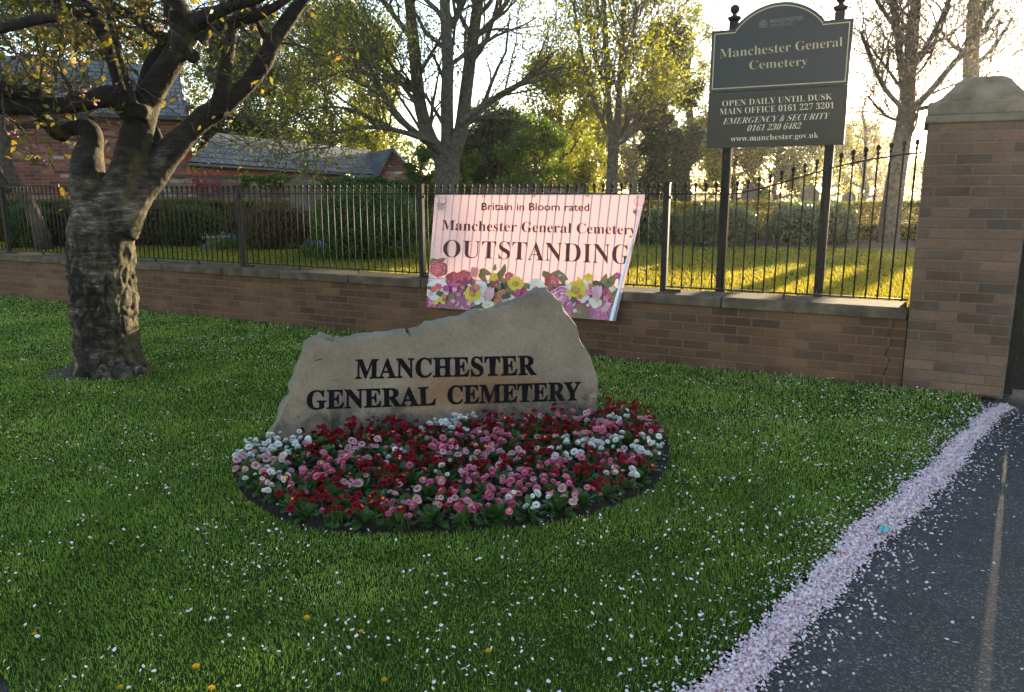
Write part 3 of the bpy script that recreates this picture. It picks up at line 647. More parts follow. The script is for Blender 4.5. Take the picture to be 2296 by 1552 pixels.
mb = MB(); stroke(mb, [c4(1922, 328), c4(1968, 330), c4(1966, 378), c4(1948, 384)], 1.0, bsurf, binv)
ds = [c4(1940 + 17 * math.cos(t), 352 + 17 * math.sin(t)) for t in np.linspace(0, 6.28, 20)]; b0 = [binv @ bsurf(*p) for p in ds]; mb.add(b0, [tuple(range(len(b0)))])
stroke(mb, [c4(1940, 352), c4(1943, 384)], 1.0, bsurf, binv)
for k, wd in enumerate((24, 34, 28)): stroke(mb, [c4(1972, 338 + k * 13), c4(1972 + wd * 0.7, 338.5 + k * 13)], 0.8, bsurf, binv)
mb.build('emblem', M['inkgrey'], bn)
mb = MB()
stroke(mb, [c4(345 + 31 * math.cos(t), 262 + 29 * math.sin(t)) for t in np.linspace(0, 6.28, 24)], 0.9, bsurf, binv, True)
for k in range(6): stroke(mb, [c4(290 + (k % 2) * 14, 284 + k * 10), c4(374 - (k % 3) * 12, 285 + k * 10)], 1.3, bsurf, binv)
mb.build('emblem', M['inkgrey'], bn)
# curled edge and eyelet ties
mb = MB(); vs = []; nv = 40; K = 14
for j in range(nv + 1):
    v = j / nv; p = buv(0.996 - 0.016 * (1 - v), v); c0 = np.array(banner_pt(p[0], p[1], 0.0, v)); r = 0.004 + 0.015 * (1 - v)
    v2 = min(v, 0.97); ax = np.array(banner_pt(*buv(0.99, v2 + 0.02), 0.0, v2)) - np.array(banner_pt(*buv(0.99, v2), 0.0, v2)); ax /= np.linalg.norm(ax); sx = np.cross(ax, BNr); sx /= np.linalg.norm(sx)
    if sx @ WE < 0: sx = -sx
    for k in range(K + 1):
        an = -0.3 + 4.3 * k / K
        vs.append(binv @ Vector(c0 + sx * (math.sin(an) * r) - BNr * ((1 - math.cos(an)) * r + 0.0015)))
mb.add(vs, [(j * (K + 1) + k, j * (K + 1) + k + 1, (j + 1) * (K + 1) + k + 1, (j + 1) * (K + 1) + k) for j in range(nv) for k in range(K)])
mb.build('curled_edge', M['vinylback'], bn, True)
for x in (292, 685, 1104, 1550, 2040):
    p = banner_pt(*c4(x, 226), 0.004); mb = MB(); q = binv @ p
    mb.tube([q + Vector((0.012 * math.cos(t), -0.002 - 0.01 * math.sin(t / 2), 0.016 * math.sin(t) + 0.012)) for t in np.linspace(0, 6.28, 12)], 0.0025, 5); mb.build('cable_tie', M['iron'], bn)

# ------------------------------------------------------------------ tall cemetery sign
SGO = np.array(WF(10.4, 0.45, 2.0))
sg = thing('cemetery_sign', 'tall dark two board cemetery sign with arched top on ball topped posts', 'sign', WF(10.46, 0.45), WANG)
bpy.context.view_layer.update(); sinv = sg.matrix_world.inverted()
M['signblack'] = plain('sign_enamel', (0.011, 0.011, 0.013), (0.015, 0.015, 0.018), 2, 0.35, 0, 0.0, spec=0.3)
M['signlow'] = plain('sign_enamel_brown', (0.020, 0.014, 0.011), (0.028, 0.020, 0.016), 2, 0.35, 0, 0.0, spec=0.25)
M['gold'] = plain('gold_paint', (0.36, 0.28, 0.14), (0.42, 0.33, 0.17), 20, 0.5, 0.0, 0.0)
M['cream'] = plain('cream_paint', (0.52, 0.44, 0.31), (0.58, 0.49, 0.35), 20, 0.5, 0, 0.0)
M['faded'] = plain('faded_paint', (0.12, 0.10, 0.07), (0.16, 0.13, 0.09), 40, 0.6, 0, 0.0)
L0, L1 = 9.917 - 10.46, 11.008 - 10.46; mid = 10.45 - 10.46
def arch_outline(ins=0.0):
    x0, x1, zb, zs, zt = L0 + ins, L1 - ins, 2.285 + ins, 2.775 - ins, 2.95 - ins
    hw = 0.345 - ins * 0.4; pts = [(x0, zb), (x1, zb), (x1, zs), (mid + hw + 0.0, zs)]
    h = zt - zs - 0.012; rad = (hw * hw + h * h) / (2 * h); a = math.asin(min(1, hw / rad))
    pts.append((mid + hw, zs + 0.012))
    for k in range(25):
        an = a - 2 * a * k / 24; pts.append((mid + rad * math.sin(an), zt - rad + rad * math.cos(an)))
    pts += [(mid - hw, zs), (x0, zs)]; return pts
ol = arch_outline(); n = len(ol); mb = MB()
mb.add([(x, -0.02, z) for x, z in ol] + [(x, 0.02, z) for x, z in ol], [tuple(range(n)), tuple(range(2 * n - 1, n - 1, -1))] + [(i, i + n, (i + 1) % n + n, (i + 1) % n) for i in range(n)])
mb.build('header_board', M['signblack'], sg)
mb = MB(); mb.box(L0 - 0.002, L1 + 0.002, -0.02, 0.02, 1.826, 2.2835); bevel(mb.build('notice_board', M['signlow'], sg), 0.003, 1)
ol2, ol3 = arch_outline(0.022), arch_outline(0.030); mb = MB()
mb.add([(x, -0.0215, z) for x, z in ol2] + [(x, -0.0215, z) for x, z in ol3], [(i, (i + 1) % n, (i + 1) % n + n, i + n) for i in range(n)]); mb.build('gold_border', M['gold'], sg)
for s in (10.082, 10.90):
    x = s - 10.46
    mb = MB(); mb.box(x - 0.036, x + 0.036, 0.021, 0.085, 0.0, 2.85); o = bevel(mb.build('post', M['iron'], sg), 0.005, 1)
    mb = MB(); mb.lathe([(0.036, 2.8502), (0.05, 2.865), (0.055, 2.875), (0.055, 2.885), (0.03, 2.893), (0.016, 2.905), (0.02, 2.912), (0.034, 2.925), (0.04, 2.945), (0.034, 2.967), (0.018, 2.98), (0.004, 2.984)], (x, 0.053, 0), 16); q = mb.build('finial', M['iron'], o, True)
def ssurf(px, py): return PL(px, py, SGO - WN * 0.0212, WN)
def c1(x, y): return (1560 + x / 4.31, y / 4.31)
lettering('lettering', 'Manchester General', [c1(232, 562), c1(1418, 444), c1(1418, 358), c1(232, 478)], ssurf, M['gold'], sg, True, -0.0125)
lettering('lettering', 'Cemetery', [c1(518, 672), c1(1082, 628), c1(1082, 548), c1(518, 592)], ssurf, M['gold'], sg, True, -0.0125)
lettering('lettering', 'OPEN DAILY UNTIL DUSK', [c1(256, 1030), c1(1318, 960), c1(1318, 905), c1(256, 975)], ssurf, M['cream'], sg, True, -0.0125)
lettering('lettering', 'MAIN OFFICE 0161 227 3201', [c1(230, 1110), c1(1336, 1045), c1(1336, 988), c1(230, 1052)], ssurf, M['cream'], sg, True, -0.0125)
lettering('lettering', 'EMERGENCY & SECURITY', [c1(258, 1202), c1(1292, 1146), c1(1304, 1088), c1(270, 1146)], ssurf, M['cream'], sg, True, -0.0125, 0.22)
lettering('lettering', '0161 230 6482', [c1(496, 1268), c1(1014, 1242), c1(1024, 1186), c1(506, 1212)], ssurf, M['cream'], sg, True, -0.0125, 0.22)
lettering('lettering', 'www.manchester.gov.uk', [c1(336, 1368), c1(1186, 1330), c1(1186, 1278), c1(336, 1316)], ssurf, M['cream'], sg, True, -0.010)
lettering('council_lettering', 'MANCHESTER', [c1(720, 226), c1(1040, 192), c1(1040, 152), c1(720, 188)], ssurf, M['faded'], sg, False, 0.01)
lettering('council_lettering', 'CITY COUNCIL', [c1(718, 262), c1(945, 240), c1(945, 214), c1(718, 236)], ssurf, M['faded'], sg, False, 0.01)
mb = MB()
for k in range(5):
    for j in range(4):
        if (k, j) in ((0, 3), (4, 3)): continue
        stroke(mb, [c1(614 + k * 16, 262 - j * 19 - k * 1.4), c1(626 + k * 16, 261 - j * 19 - k * 1.4)], 3.2, ssurf, sinv)
mb.build('council_emblem', M['faded'], sg)

# ------------------------------------------------------------------ lawn grass
M['grass'] = leafmat('grass_blade', [(0.0, (0.105, 0.165, 0.030)), (0.35, (0.19, 0.275, 0.05)), (0.7, (0.265, 0.35, 0.07)), (0.9, (0.33, 0.39, 0.105)), (1.0, (0.42, 0.35, 0.16))], 0.35, (1.6, 1.7, 0.5), 0.45, 0.3)
STONEFOOT = [tuple(SO[:2]), tuple((SO + SE * 2.06)[:2]), tuple((SO + SE * 2.06 + SNh * 0.2)[:2]), tuple((SO + SNh * 0.2)[:2])]
def vnoise(x, y, s, o=0.0):
    xs, ys = np.floor(x * s).astype(int), np.floor(y * s).astype(int); fx, fy = x * s - xs, y * s - ys
    fx = fx * fx * (3 - 2 * fx); fy = fy * fy * (3 - 2 * fy)
    def h(a, b): q = np.sin(a * 127.1 + b * 311.7 + o) * 43758.5453; return q - np.floor(q)
    return (h(xs, ys) * (1 - fx) + h(xs + 1, ys) * fx) * (1 - fy) + (h(xs, ys + 1) * (1 - fx) + h(xs + 1, ys + 1) * fx) * fy
def blades(x, y, z0, h, wd, tint, lean=0.55):
    N = len(x); an = rng.uniform(0, 2 * math.pi, N); comb = vnoise(x, y, 3.0, 5) * 9
    la = np.where(rng.uniform(size=N) < 0.6, comb + rng.normal(0, 0.7, N), rng.uniform(0, 6.28, N))
    ln = np.abs(rng.normal(0, lean, N)).clip(0, 1.3)
    dx, dy = np.cos(la) * np.sin(ln), np.sin(la) * np.sin(ln); dz = np.cos(ln)
    bx, by = np.cos(an) * wd / 2, np.sin(an) * wd / 2
    B = np.stack([x, y, z0], 1); W_ = np.stack([bx, by, np.zeros(N)], 1); D_ = np.stack([dx, dy, dz], 1)
    mid_ = B + np.stack([dx * 0.35, dy * 0.35, np.maximum(dz, .35) * 1.0], 1) * (h * 0.55)[:, None]
    tip = B + D_ * h[:, None] * np.array([1.25, 1.25, 0.95])
    V = np.stack([B - W_, B + W_, mid_ + W_ * 0.8, mid_ - W_ * 0.8, tip], 1).reshape(-1, 3)
    base = np.arange(N)[:, None] * 5; loops = (base + np.array([0, 1, 2, 3, 3, 2, 4])).ravel()
    return V, loops, np.tile([4, 3], N), np.repeat(tint, 5)
xs, ys, hs, ws = [], [], [], []
bcen, bsc = bc, 1.0
for y0, y1, den, wd in ((0.9, 2.6, 17000, 0.0026), (2.6, 3.6, 14000, 0.0029), (3.6, 4.8, 9000, 0.0038), (4.8, 6.6, 5200, 0.0052), (6.6, 9.0, 2800, 0.0075), (9.0, 12.2, 1500, 0.011)):
    X0, X1 = -0.85 * y1 - 1.0, min(4.0, 0.75 * y1 + 0.6)
    n = int((y1 - y0) * (X1 - X0) * den); x = rng.uniform(X0, X1, n); y = rng.uniform(y0, y1, n)
    k = (np.abs(x) < 0.85 * y + 1.0) & (y > 1.0) & ((np.abs(x) < 0.69 * y + 0.3) | (rng.uniform(size=n) < .6)); x, y = x[k], y[k]
    k = inpoly(x, y, LAWN) & ~inpoly(x, y, STONEFOOT); x, y = x[k], y[k]
    bx_ = bc + (np.stack([x, y], 1) - bc) * 1.0
    k = ~inpoly(x, y, [tuple(bc + (p - bc) * 0.992) for p in BEDS]); x, y = x[k], y[k]
    wd_ = (np.stack([x, y], 1) - WA[:2]) @ WN[:2]; k = wd_ < -0.05 - 0.09 * vnoise(x, y, 5, 2) * rng.uniform(0, 1, len(x)); x, y = x[k], y[k]
    td = np.hypot(x + 3.36, (y - 6.22)); k = td > 0.25 + 0.16 * vnoise(x, y, 9, 9) + 0.16 * np.clip((-3.36 - x) / .4, 0, 1) * rng.uniform(.3, 1, len(x)); x, y = x[k], y[k]
    xs.append(x); ys.append(y); ws.append(np.full(len(x), wd))
    hs.append(rng.uniform(0.013, 0.027, len(x)) * (0.75 + 0.5 * vnoise(x, y, 4.0, 3)))
x, y, h, wd = map(np.concatenate, (xs, ys, hs, ws))
pdist, _ = path_d(x, y); k = (pdist < -0.008) & (rng.uniform(size=len(x)) < np.clip(-pdist / 0.07, 0.12, 1)); x, y, h, wd, pdist = x[k], y[k], h[k], wd[k], pdist[k]
wq_ = -((np.stack([x, y], 1) - WA[:2]) @ WN[:2]); tq_ = np.hypot(x + 3.36, y - 6.22)
h = h * (1 + 1.3 * np.exp(-(wq_ - .1) / .07) * rng.uniform(0, 1, len(x)) + 1.4 * np.exp(-np.clip(tq_ - .36, 0, 9) / .06) * rng.uniform(0, 1, len(x))) * (0.72 + 0.5 * vnoise(x, y, 2.1, 12)) * np.where(rng.uniform(size=len(x)) < .02, 1.7, 1)
t = 0.36 + 0.5 * (vnoise(x, y, 1.1, 1) - 0.5) + 0.45 * (vnoise(x, y, 4.2, 4) - 0.5) + 0.3 * (vnoise(x, y, 13, 7) - 0.5) + rng.normal(0, 0.17, len(x))
dry = np.exp(-(((x + 0.62) / 0.30) ** 2 + ((y - 2.62) / 0.16) ** 2)) * 0.5 * vnoise(x, y, 14, 8)
t = np.clip(t + dry, 0, 0.93); t = np.where(rng.uniform(size=len(t)) < 0.012 + dry * 0.5, 1.0, t)
V, lo_, sz, ti = blades(x, y, np.zeros(len(x)) - 0.002, h, wd * rng.uniform(0.7, 1.3, len(x)), t)
tag(link('lawn_grass', fastmesh('lawn_grass', V, lo_, sz, ti), M['grass']), 'short mown lawn around the name stone', kind='stuff')
# garden grass behind the railings
n = 170000; y = 6.3 + 9.7 * rng.uniform(0, 1, n) ** 1.3; x = rng.uniform(-1, 1, n) * (0.70 * y + 0.5)
k = ((np.stack([x, y], 1) - WA[:2]) @ WN[:2] > 0.37) & ((np.stack([x, y], 1) - WA[:2]) @ WE[:2] < 11.9); x, y = x[k], y[k]
k = ~inpoly(x, y, [(p.x, p.y) for p in bd]); x, y = x[k], y[k]
t = np.clip(0.45 + 0.4 * (vnoise(x, y, 1.1, 7) - 0.5) + rng.normal(0, 0.2, len(x)), 0, 0.95)
V, lo_, sz, ti = blades(x, y, np.full(len(x), GZ - 0.002), rng.uniform(0.02, 0.045, len(x)), np.full(len(x), 0.011), t, 0.35)
M['ggrass'] = leafmat('garden_grass_blade', [(0.0, (0.085, 0.115, 0.018)), (0.6, (0.16, 0.182, 0.032)), (1.0, (0.25, 0.235, 0.055))], 0.5, (2.9, 2.05, 0.9), 0.5, 0.2)
tag(link('garden_grass', fastmesh('garden_grass', V, lo_, sz, ti), M['ggrass']), 'sunlit grass behind the railings', kind='stuff')

# ------------------------------------------------------------------ fallen petals
def petalmesh(name, x, y, z, size, tint, tilt=0.5):
    N = len(x); an = rng.uniform(0, 6.28, N); nx = rng.normal(0, tilt, N); ny = rng.normal(0, tilt, N); nrm = np.stack([nx, ny, np.ones(N)], 1); nrm /= np.linalg.norm(nrm, axis=1)[:, None]
    a = np.stack([np.cos(an), np.sin(an), np.zeros(N)], 1); a -= nrm * (a * nrm).sum(1)[:, None]; a /= np.linalg.norm(a, axis=1)[:, None]; b = np.cross(nrm, a)
    V = []; cup = rng.uniform(-0.15, 0.3, N)[:, None]
    for u, v in ((-1, 0), (-0.5, -0.5), (0.35, -0.62), (0.95, -0.22), (0.8, 0.0), (0.95, 0.22), (0.35, 0.62), (-0.5, 0.5)):
        V.append(np.stack([x, y, z], 1) + (a * u + b * v) * size[:, None] + nrm * (cup * size[:, None] * (u * u * 0.6 + v * v)))
    V = np.stack(V, 1).reshape(-1, 3); base = np.arange(N)[:, None] * 8
    loops = (base + np.array([0, 1, 2, 6, 7, 0])[:0]).ravel() if False else (base + np.arange(8)).ravel()
    return fastmesh(name, V, loops, np.full(N, 8), np.repeat(tint, 8))
M['petal'] = leafmat('blossom_petal', [(0.0, (0.76, 0.54, 0.60)), (0.5, (0.84, 0.69, 0.73)), (0.9, (0.88, 0.82, 0.84)), (0.96, (0.5, 0.36, 0.2)), (1.0, (0.25, 0.16, 0.09))], 0.3, (1, 0.95, 0.95), 0.6, 0.2)
# the drift along the lawn edge
n = 40000; tt_ = rng.uniform(-0.75, 4.22, n); wdt = 0.036 + 0.030 * np.exp(-((tt_ - 1.6) / 0.8) ** 2) + 0.007 * np.sin(tt_ * 2.6 + 1.2) + 0.008 * np.sin(tt_ * 9) - 0.005 * np.clip(tt_ - 2, 0, 3)
off = 0.045 + np.where(rng.uniform(size=n) < 0.90, rng.uniform(-1, 1, n) * wdt * .8 + rng.normal(0, 0.022, n), rng.normal(0, 0.12, n))
k = rng.uniform(size=n) < np.clip(1.2 - 0.16 * tt_, 0.35, 1); tt_, off = tt_[k], off[k]
xy = PATH_A + PD * tt_[:, None] + PN * (off + pathwob(tt_))[:, None]
z = np.where(off < 0.05, 0.003 + rng.uniform(0, 0.024, len(off)), -0.006 + rng.uniform(0, 0.026, len(off)) * np.clip(1.3 - off / 0.14, 0.1, 1))
k = ((xy - WA[:2]) @ WN[:2]) < -0.02; xy, z, off = xy[k], z[k], off[k]
tag(link('fallen_petal_drift', petalmesh('fallen_petal_drift', xy[:, 0], xy[:, 1], z, 0.0042 + 0.0042 * rng.uniform(0, 1, len(z)) ** 1.4, np.where(rng.uniform(size=len(z)) < .03, rng.uniform(.95, 1, len(z)), rng.uniform(0, 0.93, len(z)))), M['petal']), 'pale pink drift of blossom petals along the path edge', kind='stuff')
def scatter(n, box, prob):
    x = rng.uniform(box[0], box[1], n); y = rng.uniform(box[2], box[3], n); k = rng.uniform(size=n) < prob(x, y); return x[k], y[k]
def lawnprob(x, y):
    d, t = path_d(x, y); right = np.exp(d / 1.0) * 2.1; base = 0.15 + 0.12 * (vnoise(x, y, 0.9, 3) > 0.6)
    base = base + 0.10 * np.exp(-((x + 3.5) ** 2 / 6 + (y - 7.6) ** 2 / 2)) + 0.25 * np.exp(-((x + 1.5) ** 2 + (y - 2.05) ** 2) / 0.05)
    clump = (0.15 + 2.2 * vnoise(x, y, 3.5, 6) ** 2) * (0.2 + 2.2 * vnoise(x, y, 12, 2) ** 2.2)
    return np.where((d < 0) & inpoly(x, y, LAWN), (base + right) * clump, 0)
x, y = scatter(64000, (-9, 4, 1.6, 11.5), lawnprob)
k = ~inpoly(x, y, STONEFOOT) & ~(inpoly(x, y, [tuple(p) for p in BEDS]) & (rng.uniform(size=len(x)) < 0.8)) & (np.abs(x) < 0.9 * y + 1.0); x, y = x[k], y[k]
tag(link('fallen_petal_scatter', petalmesh('fallen_petal_scatter', x, y, rng.uniform(0.016, 0.027, len(x)), 0.0036 + 0.0058 * rng.uniform(0, 1, len(x)) ** 1.6, rng.uniform(0.1, 1.0, len(x)), 0.7), M['petal']), 'pale petals lying on the lawn', kind='stuff')
x, y = scatter(2600, (0.3, 4.2, 1.5, 6.2), lambda x, y: np.where(path_d(x, y)[0] > 0.05, 0.10 + 0.5 * np.exp(-path_d(x, y)[0] / 0.22), 0) * (0.4 + vnoise(x, y, 3, 1)))
k = ((np.stack([x, y], 1) - WA[:2]) @ WN[:2]) < -0.05; x, y = x[k], y[k]
tag(link('fallen_petal_path_scatter', petalmesh('fallen_petal_path_scatter', x, y, np.full(len(x), -0.0085), rng.uniform(0.007, 0.0115, len(x)), rng.uniform(0.2, 1.0, len(x)), 0.12), M['petal']), 'pale petals lying on the tarmac', kind='stuff')

# ------------------------------------------------------------------ dandelions and litter
M['yellow'] = leafmat('dandelion_yellow', [(0, (0.68, 0.42, 0.012)), (1, (0.82, 0.62, 0.03))], 0.3, (1, 0.9, 0.4))
M['stem'] = leafmat('stem_green', [(0, (0.06, 0.12, 0.02)), (1, (0.09, 0.16, 0.03))], 0.2)
dl = [((77, 1420), 'single dandelion flower low in the grass by the kerb corner'), ((270, 1543), 'dandelion beside the kerb corner, next to a torn blossom'), ((475, 1547), 'dandelion at the lawn front between kerb corner and flower bed'),
      ((688, 1390), 'dandelion on the dry straw patch in front of the bed'), ((810, 1415), 'dandelion just beyond the dry straw patch towards the path'), ((862, 1524), 'large open dandelion at the lawn front below the dry patch'), ((440, 1500), 'half closed dandelion in front of the bare soil scrape'),
      ((1095, 1462), 'lone dandelion in the lawn midway between bed and path'), ((1885, 1241), 'yellow flower head caught in the petal drift beside the path')]
for k, (p, lab) in enumerate(dl):
    q = G(*p, 0.03); t = thing('dandelion', lab, 'dandelion', (q.x, q.y, 0.0), random.uniform(0, 6), 'dandelions in the lawn'); t.scale = (random.uniform(.6, .95),) * 3
    mb = MB(); hz = 0.046
    for ring, (nn, r, up_) in enumerate([(16, 0.017, 0.002), (14, 0.013, 0.006), (10, 0.008, 0.009)]):
        for j in range(nn):
            a = 6.283 * j / nn + ring * 0.3 + random.uniform(-.1, .1); c, s_ = math.cos(a), math.sin(a); wv = 0.0022
            mb.add([(0, 0, hz), (c * r * .6 - s_ * wv, s_ * r * .6 + c * wv, hz + up_ * .8), (c * r, s_ * r, hz + up_ * random.uniform(.6, 1.3)), (c * r * .6 + s_ * wv, s_ * r * .6 - c * wv, hz + up_ * .8)], [(0, 1, 2, 3)])
    mb.build('flower_head', M['yellow'], t)
    mb = MB(); mb.tube([(0, 0, -0.005), (0.003, 0, 0.02), (0, 0, hz)], 0.0016, 5); mb.build('stem', M['stem'], t)
M['blue'] = plain('blue_wrapper', (0.05, 0.36, 0.46), (0.10, 0.5, 0.58), 60, 0.3, 0, 0)
M['goldw'] = plain('gold_wrapper', (0.5, 0.35, 0.05), (0.6, 0.45, 0.1), 60, 0.3, 0, 0)
q = G(1984, 1184, 0.02); t = thing('sweet_wrapper', 'small crumpled turquoise sweet wrapper lying on the petal drift', 'litter', (q.x, q.y, 0.012), 0.8)
mb = MB(); g_ = 6
for j in range(g_ + 1):
    for i in range(g_ + 1): mb.v.append(((i / g_ - .5) * 0.075, (j / g_ - .5) * 0.035, 0.008 + 0.011 * noise.noise((i * 1.3, j * 1.1, 2))))
for j in range(g_):
    for i in range(g_): mb.f.append([j * 7 + i, j * 7 + i + 1, (j + 1) * 7 + i + 1, (j + 1) * 7 + i]); mb.m.append(0)
mb.build('foil', M['blue'], t)
mb = MB(); mb.add([(-.01, -.012, .021), (.012, -.01, .02), (.014, .004, .023), (-.008, .006, .022)], [(0, 1, 2, 3)]); mb.build('printed_band', M['goldw'], t)

# ------------------------------------------------------------------ daisies in the bed
M['dleaf'] = leafmat('daisy_leaf', [(0, (0.022, 0.062, 0.012)), (0.6, (0.045, 0.11, 0.02)), (1, (0.085, 0.15, 0.035))], 0.25, (1.5, 1.5, 0.5), 0.4, 0.4)
M['dcrimson'] = leafmat('crimson_petal', [(0, (0.16, 0.002, 0.010)), (0.6, (0.30, 0.006, 0.022)), (1, (0.42, 0.02, 0.045))], 0.25, (1.2, 0.8, 0.8), 0.55, 0.25)
M['dpink'] = leafmat('pink_petal', [(0, (0.50, 0.07, 0.16)), (0.6, (0.66, 0.17, 0.28)), (1, (0.74, 0.30, 0.42))], 0.25, (1.1, 0.9, 0.9), 0.55, 0.25)
M['dpale'] = leafmat('pale_pink_petal', [(0, (0.60, 0.20, 0.28)), (0.45, (0.76, 0.46, 0.50)), (1, (0.83, 0.66, 0.68))], 0.25, (1, 0.95, 0.95), 0.55, 0.25)
M['dwhite'] = leafmat('white_petal', [(0, (0.66, 0.62, 0.50)), (0.5, (0.80, 0.79, 0.77)), (1, (0.84, 0.83, 0.84))], 0.25, (1, 1, 1), 0.55, 0.25)
M['deye'] = leafmat('daisy_eye', [(0, (0.55, 0.34, 0.03)), (1, (0.7, 0.5, 0.08))], 0.2)
def headmesh(kind, seed):
    """a double daisy: domed pompom of overlapping petals on a bare stem; origin at the head"""
    r_ = random.Random(seed); V, L, S, T, MI = [], [], [], [], []
    open_ = seed % 10 == 0; R0 = 0.0225
    rings = [(24, -0.35, 1.0), (22, -0.05, 0.98), (20, 0.25, 0.9), (17, 0.55, 0.78), (14, 0.85, 0.62), (10, 1.12, 0.42), (6, 1.36, 0.22)]
    if open_: rings = rings[:5]
    for q, (nn, el, _) in enumerate(rings):
        for j in range(nn):
            a = 6.283 * (j + r_.uniform(-.25, .25)) / nn + q * 0.37; e_ = el + r_.uniform(-.12, .12)
            flat = 0.72
            rr = R0 * (1 + r_.uniform(-.07, .07)); d = Vector((math.cos(a) * math.cos(e_), math.sin(a) * math.cos(e_), math.sin(e_) * flat)); s_ = Vector((-math.sin(a), math.cos(a), 0)); wv = 0.0034 * (1 - q * 0.05)
            p0, p1, p2 = d * rr * 0.45, d * rr * 0.8, d * rr * 1.02; b = len(V)
            nrm = s_.cross(d)
            V += [p0 - s_ * wv * .6, p0 + s_ * wv * .6, p1 + s_ * wv + nrm * .0008, p2 + s_ * wv * .55, p2 - s_ * wv * .55, p1 - s_ * wv + nrm * .0008]
            L += [b, b + 1, b + 2, b + 3, b + 4, b + 5]; S.append(6); MI.append(0)
            base = {'pale': 0.85 - (0.16 * q if not open_ else 0.2 * q), 'pink': 0.35 + 0.09 * q if not open_ else 0.8 - 0.14 * q}.get(kind, 0.5)
            tv = min(1, max(0, base + r_.uniform(-.25, .25))); T += [tv * .8, tv * .8, tv, min(1, tv + .12), min(1, tv + .12), tv]
    if open_:
        for j in range(5):
            n_ = 12 - 2 * j; b = len(V); V += [Vector((0.009 * (1 - j * .22) * math.cos(6.283 * i / n_), 0.009 * (1 - j * .22) * math.sin(6.283 * i / n_), 0.009 + .0012 * j)) for i in range(n_)]
            L += list(range(b, b + n_)); S.append(n_); MI.append(1); T += [r_.random() for _ in range(n_)]
    # stem
    ln = 0.11; bnd = r_.uniform(-.02, .02); b = len(V); sg_ = 4; pr = [(bnd * t * t, -0.6 * bnd * t * t, -0.004 - ln * t) for t in (0, .33, .66, 1)]
    for p in pr: V += [Vector(p) + Vector((0.0016 * math.cos(i * 1.5708), 0.0016 * math.sin(i * 1.5708), 0)) for i in range(4)]
    for i in range(3):
        for k in range(4): L += [b + i * 4 + k, b + i * 4 + (k + 1) % 4, b + i * 4 + 4 + (k + 1) % 4, b + i * 4 + 4 + k]; S.append(4); MI.append(2)
    T += [0.5] * 16
    me = fastmesh('flower', np.array([v[:] for v in V]), L, S, T); me.polygons.foreach_set('material_index', MI)
    for m_ in (M['d' + kind], M['deye'], M['stem']): me.materials.append(m_)
    return me
HEADS = {k: [headmesh(k, s_ + 10 * i) for s_ in range(6)] for i, k in enumerate(('crimson', 'pink', 'pale', 'white'))}
def rosette(seed):
    r_ = random.Random(seed); V, L, S, T = [], [], [], []
    for j in range(44):
        a = r_.uniform(0, 6.283); el = r_.uniform(0.15, 1.25); ln = r_.uniform(0.055, 0.098); wv = r_.uniform(0.011, 0.018); tv = r_.uniform(0, 1)
        d = Vector((math.cos(a) * math.cos(el), math.sin(a) * math.cos(el), math.sin(el))); s_ = Vector((-math.sin(a), math.cos(a), 0)); b = len(V); rows = []
        for t, wq in ((0, .12), (.35, .3), (.6, .75), (.82, 1.0), (1.0, .45)):
            p = d * ln * t - Vector((0, 0, 0.022 * t * t * math.cos(el))); cup = Vector((0, 0, .004 * wq))
            V += [p - s_ * wv * wq + cup, p, p + s_ * wv * wq + cup]; T += [tv, tv * .8, tv]
        for i in range(4):
            for k in (0, 1): L += [b + i * 3 + k, b + i * 3 + k + 1, b + i * 3 + 4 + k, b + i * 3 + 3 + k]; S.append(4)
    me = fastmesh('foliage', np.array([v[:] for v in V]), L, S, T); me.materials.append(M['dleaf']); return me
ROS = [rosette(s_) for s_ in range(5)]
ANCH = [(670, 1000, 'white'), (720, 985, 'crimson'), (860, 975, 'crimson'), (640, 1060, 'pale'), (600, 1045, 'pale'), (570, 1075, 'pale'), (690, 1110, 'crimson'), (760, 1110, 'crimson'), (830, 1060, 'crimson'), (740, 1050, 'pink'), (780, 1085, 'crimson'), (660, 1100, 'crimson'), (650, 1125, 'crimson'), (800, 1135, 'crimson'), (840, 1110, 'crimson'), (900, 1050, 'crimson'), (940, 1065, 'white'), (1000, 965, 'white'), (1000, 990, 'pink'), (1040, 1000, 'crimson'), (1090, 985, 'pink'), (1130, 950, 'crimson'), (1240, 960, 'crimson'), (1200, 985, 'crimson'), (1310, 955, 'pink'), (1290, 992, 'white'), (1335, 985, 'white'), (1440, 945, 'crimson'), (1465, 990, 'white'), (1480, 1015, 'pink'), (1380, 1020, 'crimson'), (1400, 1050, 'white'), (1440, 1075, 'white'), (1350, 1060, 'crimson'), (1320, 1085, 'pink'), (1250, 1060, 'pink'), (1100, 1060, 'pink'), (1150, 1035, 'pink'), (1160, 1000, 'crimson'), (1010, 1150, 'crimson'), (970, 1090, 'crimson'), (930, 1110, 'pale'), (880, 1140, 'pink'), (1065, 1175, 'white'), (1120, 1150, 'pink'), (1185, 1130, 'white'), (1150, 1100, 'pink'), (1300, 1120, 'crimson'), (1060, 1110, 'pink'), (980, 1025, 'crimson'), (800, 1005, 'pale'), (820, 1020, 'white'), (720, 1140, 'crimson'), (1240, 1110, 'pale'), (1340, 1120, 'pink')]
AG = [(G(a, b_, 0.10), c) for a, b_, c in ANCH]
from math import hypot
inner = [tuple(bc + (p - bc) * 0.83) for p in BEDS]; rows_ = []
ringp = []; acc_ = 0.0; prev_ = None
ro_ = [bc + (p - bc) * 0.905 for p in BEDS]; k0 = max(range(len(ro_)), key=lambda i: -ro_[i][0]); ro_ = ro_[k0:] + ro_[:k0]
if ro_[5][1] > ro_[0][1]: ro_ = [ro_[0]] + ro_[:0:-1]
